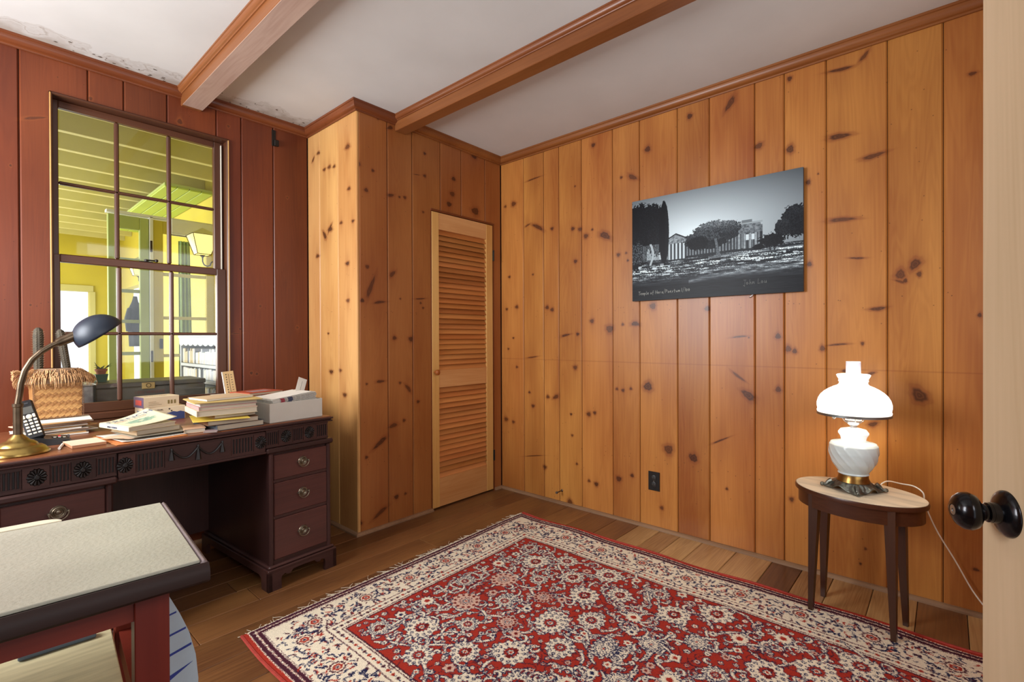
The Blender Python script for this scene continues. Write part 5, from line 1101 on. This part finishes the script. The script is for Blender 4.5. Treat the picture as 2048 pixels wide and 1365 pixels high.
for k in range(4): B('ceiling_board', mat('bay_green', 'a8bd40', .6, var=.1, vs=2), sof, -1.64+k*.09, -1.64+k*.09+.086, 2.27, 4.6, 2.425, 2.442, c=.004)
pr_ = MB().box(PX1, PX1+.1, YD+.12, 4.3, 0, 2.66).box(PX1, PX1+.1, 5.8, PY1, 0, 2.66).box(PX1, PX1+.1, 4.3, 5.8, 0, .55).box(PX1, PX1+.1, 4.3, 5.8, 1.85, 2.66).build('wall_porch_right', pw); st(pr_)
pb_ = MB().box(PX0, -2.75, PY1, PY1+.1, 0, 2.66).box(-1.62, PX1, PY1, PY1+.1, 0, 2.66).box(-2.75, -1.62, PY1, PY1+.1, 1.80, 2.66).box(-2.75, -1.62, PY1, PY1+.1, 0, .25).build('wall_porch_far', pw); st(pb_)
st(MB().box(-2.80, -1.58, PY1-.03, PY1, 1.80, 1.88, c=.004).box(-1.62, -1.56, PY1-.03, PY1, .2, 1.80, c=.004).build('trim_4', pj))
st(MB().box(PX0-.1, PX0, YD+.12, PY1, 0, 2.66).build('wall_porch_left', pw))
# exterior clapboard under the joists on the house side is out of sight; two glazed doors stand at y = 2.2
def french(name, x0, x1, y, z1, stl, mun, m, mm):
    d = st(E(name, (x0, y, 0))); w_ = x1-x0
    B('door_stile', m, d, 0, stl, 0, .04, .01, z1, c=.004); B('door_stile', m, d, w_-stl, w_, 0, .04, .01, z1, c=.004)
    B('door_rail', m, d, stl, w_-stl, 0, .04, z1-.10, z1, c=.004); B('door_rail', m, d, stl, w_-stl, 0, .04, .01, .30, c=.004)
    zs = [.30]+mun+[z1-.10]
    for z_ in mun: B('door_muntin', mm, d, stl, w_-stl, .006, .034, z_-.013, z_+.013, c=.004)
    for a, b_ in zip(zs, zs[1:]): B('pane', gl, d, stl, w_-stl, .018, .021, a+.013, b_-.013)
    return d
d3 = french('door_3', -2.022, -1.765, 2.2, 2.12, .060, [.55, .80, 1.045, 1.297, 1.535, 1.78], pg, mat('porch_olive', '8f9a4a', .6))
B('door_post', pwt, d3, .259, .285, -.01, .05, .01, 2.14, c=.004)
for z_ in (1.90, 1.02): B('hinge', hm, d3, .262, .276, -.020, -.008, z_-.045, z_+.045, c=.002)
d4 = french('door_4', -1.735, -1.295, 2.2, 2.12, .065, [.72, 1.022, 1.331, 1.688], pw, pj)
B('door_handle_plate', hm, d4, .035, .058, -.012, -.002, 1.08, 1.16, c=.002)
st(MB().box(-2.03, PX1, 2.19, 2.26, 2.13, 2.15).box(-1.62, PX1, 2.17, 2.26, 2.02, 2.15, c=.004).build('trim_5', pwt))
st(MB().box(-1.62, PX1, 2.16, 2.20, 2.035, 2.14, c=.003).build('trim_6', pwt))
# curtain, blue coat
cu = MB().grid(lambda u, v: (-1.525+.085*u+.03*v*u, 2.36+.014*math.sin(u*22), 2.0-1.98*v), 60, 6).build('curtain', mat('curtain_green', '8fae7c', .85, var=.1), None, True); q = cu.modifiers.new('t', 'SOLIDIFY'); q.thickness = .003
tag(cu, 'pale green gathered curtain behind the yellow glazed door on the porch', 'curtain')
ct = E('blue_coat', (-1.840, 2.285, 0)); tag(ct, 'dark blue coat hanging behind the green glazed door on the porch', 'coat')
MB().lathe([(.012, 1.50), (.020, 1.46), (.045, 1.40), (.052, 1.33), (.048, 1.26), (.040, 1.20), (.042, 1.10)], 20, Matrix.Diagonal((1, .6, 1, 1)), fr=lambda a, z, r: 1+.15*math.sin(3*a)+.1*math.sin(5*a+z*20)).build('coat_body', mat('coat_blue', '12202c', .8), ct, True)
MB().tube([(-.035, 0, 1.40), (-.055, -.02, 1.32), (-.050, -.02, 1.22)], [.018, .020, .014], 10).build('sleeve', mat('coat_blue', '12202c', .8), ct, True)
# carriage lanterns
def lantern(x, y, z, s, side, label):
    L_ = E('wall_lantern', (x, y, z)); L_.scale = (s, s, s); tag(L_, label, 'lantern', 'porch lanterns')
    iron = mat('lantern_iron', '2a211c', .5, .6); gg = mat('lantern_pane', 'e8dc7a', .3, emit=.9, ecol='fff3a0'); t0, b0, h0 = .098, .052, .165
    c0 = [(-1, -1), (1, -1), (1, 1), (-1, 1)]
    for i in range(4):
        a, b_ = c0[i], c0[(i+1) % 4]; k = .97
        v = [(a[0]*b0*k, a[1]*b0*k, 0), (b_[0]*b0*k, b_[1]*b0*k, 0), (b_[0]*t0*k, b_[1]*t0*k, h0), (a[0]*t0*k, a[1]*t0*k, h0)]
        MB().add(v, [(0, 1, 2, 3)]).build('lantern_pane', gg, L_)
        MB().tube([(a[0]*b0, a[1]*b0, 0), (a[0]*t0, a[1]*t0, h0)], .003, 5).build('frame_bar', iron, L_)
        MB().tube([(a[0]*t0, a[1]*t0, h0), (b_[0]*t0, b_[1]*t0, h0)], .003, 5).build('frame_bar', iron, L_); MB().tube([(a[0]*b0, a[1]*b0, 0), (b_[0]*b0, b_[1]*b0, 0)], .003, 5).build('frame_bar', iron, L_)
    rf = [(a*t0*1.05, b_*t0*1.05, h0) for a, b_ in c0]+[(0, 0, h0+.07)]
    MB().add(rf, [(0, 1, 4), (1, 2, 4), (2, 3, 4), (3, 0, 4)]).build('roof', mat('lantern_roof', 'd8d4b8', .5), L_)
    MB().lathe([(.020, -.004), (.022, -.010), (.010, -.018), (.006, -.03)], 14).tube([(0, 0, -.02), (0, 0, -.06), (.012, 0, -.088), (.035, 0, -.098), (.058, 0, -.088), (.066, 0, -.065), (.080, 0, -.050), (.11, 0, -.048), (.17*side, 0, -.048)], .0055, 7).build('bracket', iron, L_, True)
lantern(-1.475, 1.90, 1.835, .92, 1, 'lit carriage lantern on an iron bracket seen in the upper right panes')
lantern(-1.665, 3.05, 1.75, .75, 1, 'smaller lit carriage lantern seen through the green glazed door')
# trunk, plastic box, plant pots on it
TR = E('steel_trunk', (-2.292, .84, 0)); tag(TR, 'grey brown trunk with a brass latch standing right outside the window', 'trunk')
trm = mat('trunk_grey', '4e4b42', .45, var=.2, vs=5, stretch=(1, 1, 6)); B('trunk_body', trm, TR, 0, .52, 0, .30, .0, .885, c=.006); B('trunk_lid', trm, TR, -.002, .522, -.003, .302, .887, .914, c=.005)
lt_ = B('latch_plate', mat('latch_brass', 'b59a62', .4, .6), TR, .200, .262, -.007, -.001, .872, .908, c=.002)
MB().tube([(.231+.011*math.cos(a), -.009, .892+.011*math.sin(a)) for a in [2*PI*i/16 for i in range(17)]], .0015, 5).build('latch_ring', hm, lt_)
text('lettering', '1992 WINERY', .024, mat('stencil_rust', '6a3c34', .6), TR, T(.165, -.0012, .845, rx=PI/2))
PBx = E('clear_box', (-2.352, .84, 0)); tag(PBx, 'silvery clear plastic box beside the trunk outside the window', 'box')
B('box_wall', mat('silver_plastic', 'b3bac0', .2, .3, var=.4, vs=30), PBx, 0, .050, 0, .28, 0, .905, c=.004); B('box_lid', pwt, PBx, -.006, .052, -.004, .285, .906, .917, c=.003)
PP = E('potted_plant', (-2.252, .96, .9165)); tag(PP, 'spiky potted plant in a terracotta pot set in a green pot on the trunk', 'plant')
MB().prism([(-.020, -.02), (.020, -.02), (.020, .02), (-.020, .02)], 0, .001).add([(-.020, -.020, 0), (.020, -.020, 0), (.020, .020, 0), (-.020, .020, 0), (-.028, -.028, .044), (.028, -.028, .044), (.028, .028, .044), (-.028, .028, .044)], [(0, 1, 5, 4), (1, 2, 6, 5), (2, 3, 7, 6), (3, 0, 4, 7), (4, 5, 6, 7)]).build('outer_pot', mat('pot_green', '2f5a4a', .5), PP)
MB().lathe([(.024, 0), (.034, .001), (.034, .004)], 24).build('saucer', mat('pot_green', '2f5a4a', .5), PP, True)
MB().lathe([(.018, .040), (.024, .060), (.028, .062), (.0285, .072), (.026, .074), (.024, .068), (.001, .067)], 28).build('inner_pot', mat('terracotta', '9a5a3e', .7), PP, True)
lv = mat('leaf_green', '4f5a38', .6, var=.3)
for k in range(11):
    a = rng.uniform(0, 6.28); L = rng.uniform(.03, .065); el = rng.uniform(.15, 1.2); d = Vector((math.cos(a)*math.cos(el), math.sin(a)*math.cos(el), math.sin(el)))
    MB().tube([(0, 0, .066), d*L*.5+Vector((0, 0, .070)), d*L+Vector((0, 0, .066))], [.0028, .0024, .0004], 4, Matrix.Translation((rng.uniform(-.012, .012), rng.uniform(-.01, .01), 0))).build('leaf', lv, PP)
# bookshelf at the right of the porch
BS = E('bookshelf', (-1.70, .80, 0)); tag(BS, 'white painted bookshelf with a scalloped top edge out on the porch', 'bookshelf')
sw_ = mat('shelf_white', 'b9c2c9', .5, var=.06); ins = mat('shelf_inside', '3d2a24', .8)
SL = .84
B('shelf_side', sw_, BS, 0, .26, 0, .022, 0, 1.18, c=.002); B('shelf_side', sw_, BS, 0, .26, SL-.022, SL, 0, 1.18, c=.002); B('shelf_back', ins, BS, .20, .212, .022, SL-.022, 0, 1.16)
B('shelf_top', sw_, BS, -.01, .27, -.01, SL+.01, 1.165, 1.185, c=.002)
for z_ in (.985, .882, .76, .42, .05): B('shelf_board', sw_, BS, 0, .25, .022, SL-.022, z_-.022, z_, c=.002)
sc = [(0, 1.165)]+[(SL*i/96, 1.122-.014*abs(math.sin(PI*i/12))**.8) for i in range(97)]+[(SL, 1.165)]
MB().prism(sc, -.006, .004, 'x').build('scalloped_valance', sw_, BS)
cols = ['dfe3e6', 'e6e4dc', 'd4dbe0', 'e9e6d2', 'cfd6dd', 'c9b98f', '3b4a58', 'e2e2e2']
for row, (z_, hm_, y0) in enumerate(((.986, .088, .06), (.883, .074, .06), (.761, .075, .03))):
    y = y0
    made = []
    while y < SL-.05:
        t = rng.uniform(.020, .034); hh = hm_*rng.uniform(.86, 1) if rng.random() < .85 else (.104 if row == 0 else .074); c_ = rng.choice(cols)
        o = E('paperback', (-1.692, .80+y, z_)); made.append((o, 'dark blue' if c_ == '3b4a58' else 'tan' if c_ == 'c9b98f' else 'pale'))
        MB().box(0, .12, 0, t-.002, 0, hh, c=.0035).build('cover', mat('spine_'+c_, c_, .6, var=.05), o); y += t
    rn = ['top', 'second', 'third'][row]
    for k, (o, cn) in enumerate(made[::-1]): tag(o, cn+' spined paperback, '+ORD[k]+' from the left on the '+rn+' shelf of the porch bookcase', 'book', 'paperbacks on the '+rn+' porch shelf')
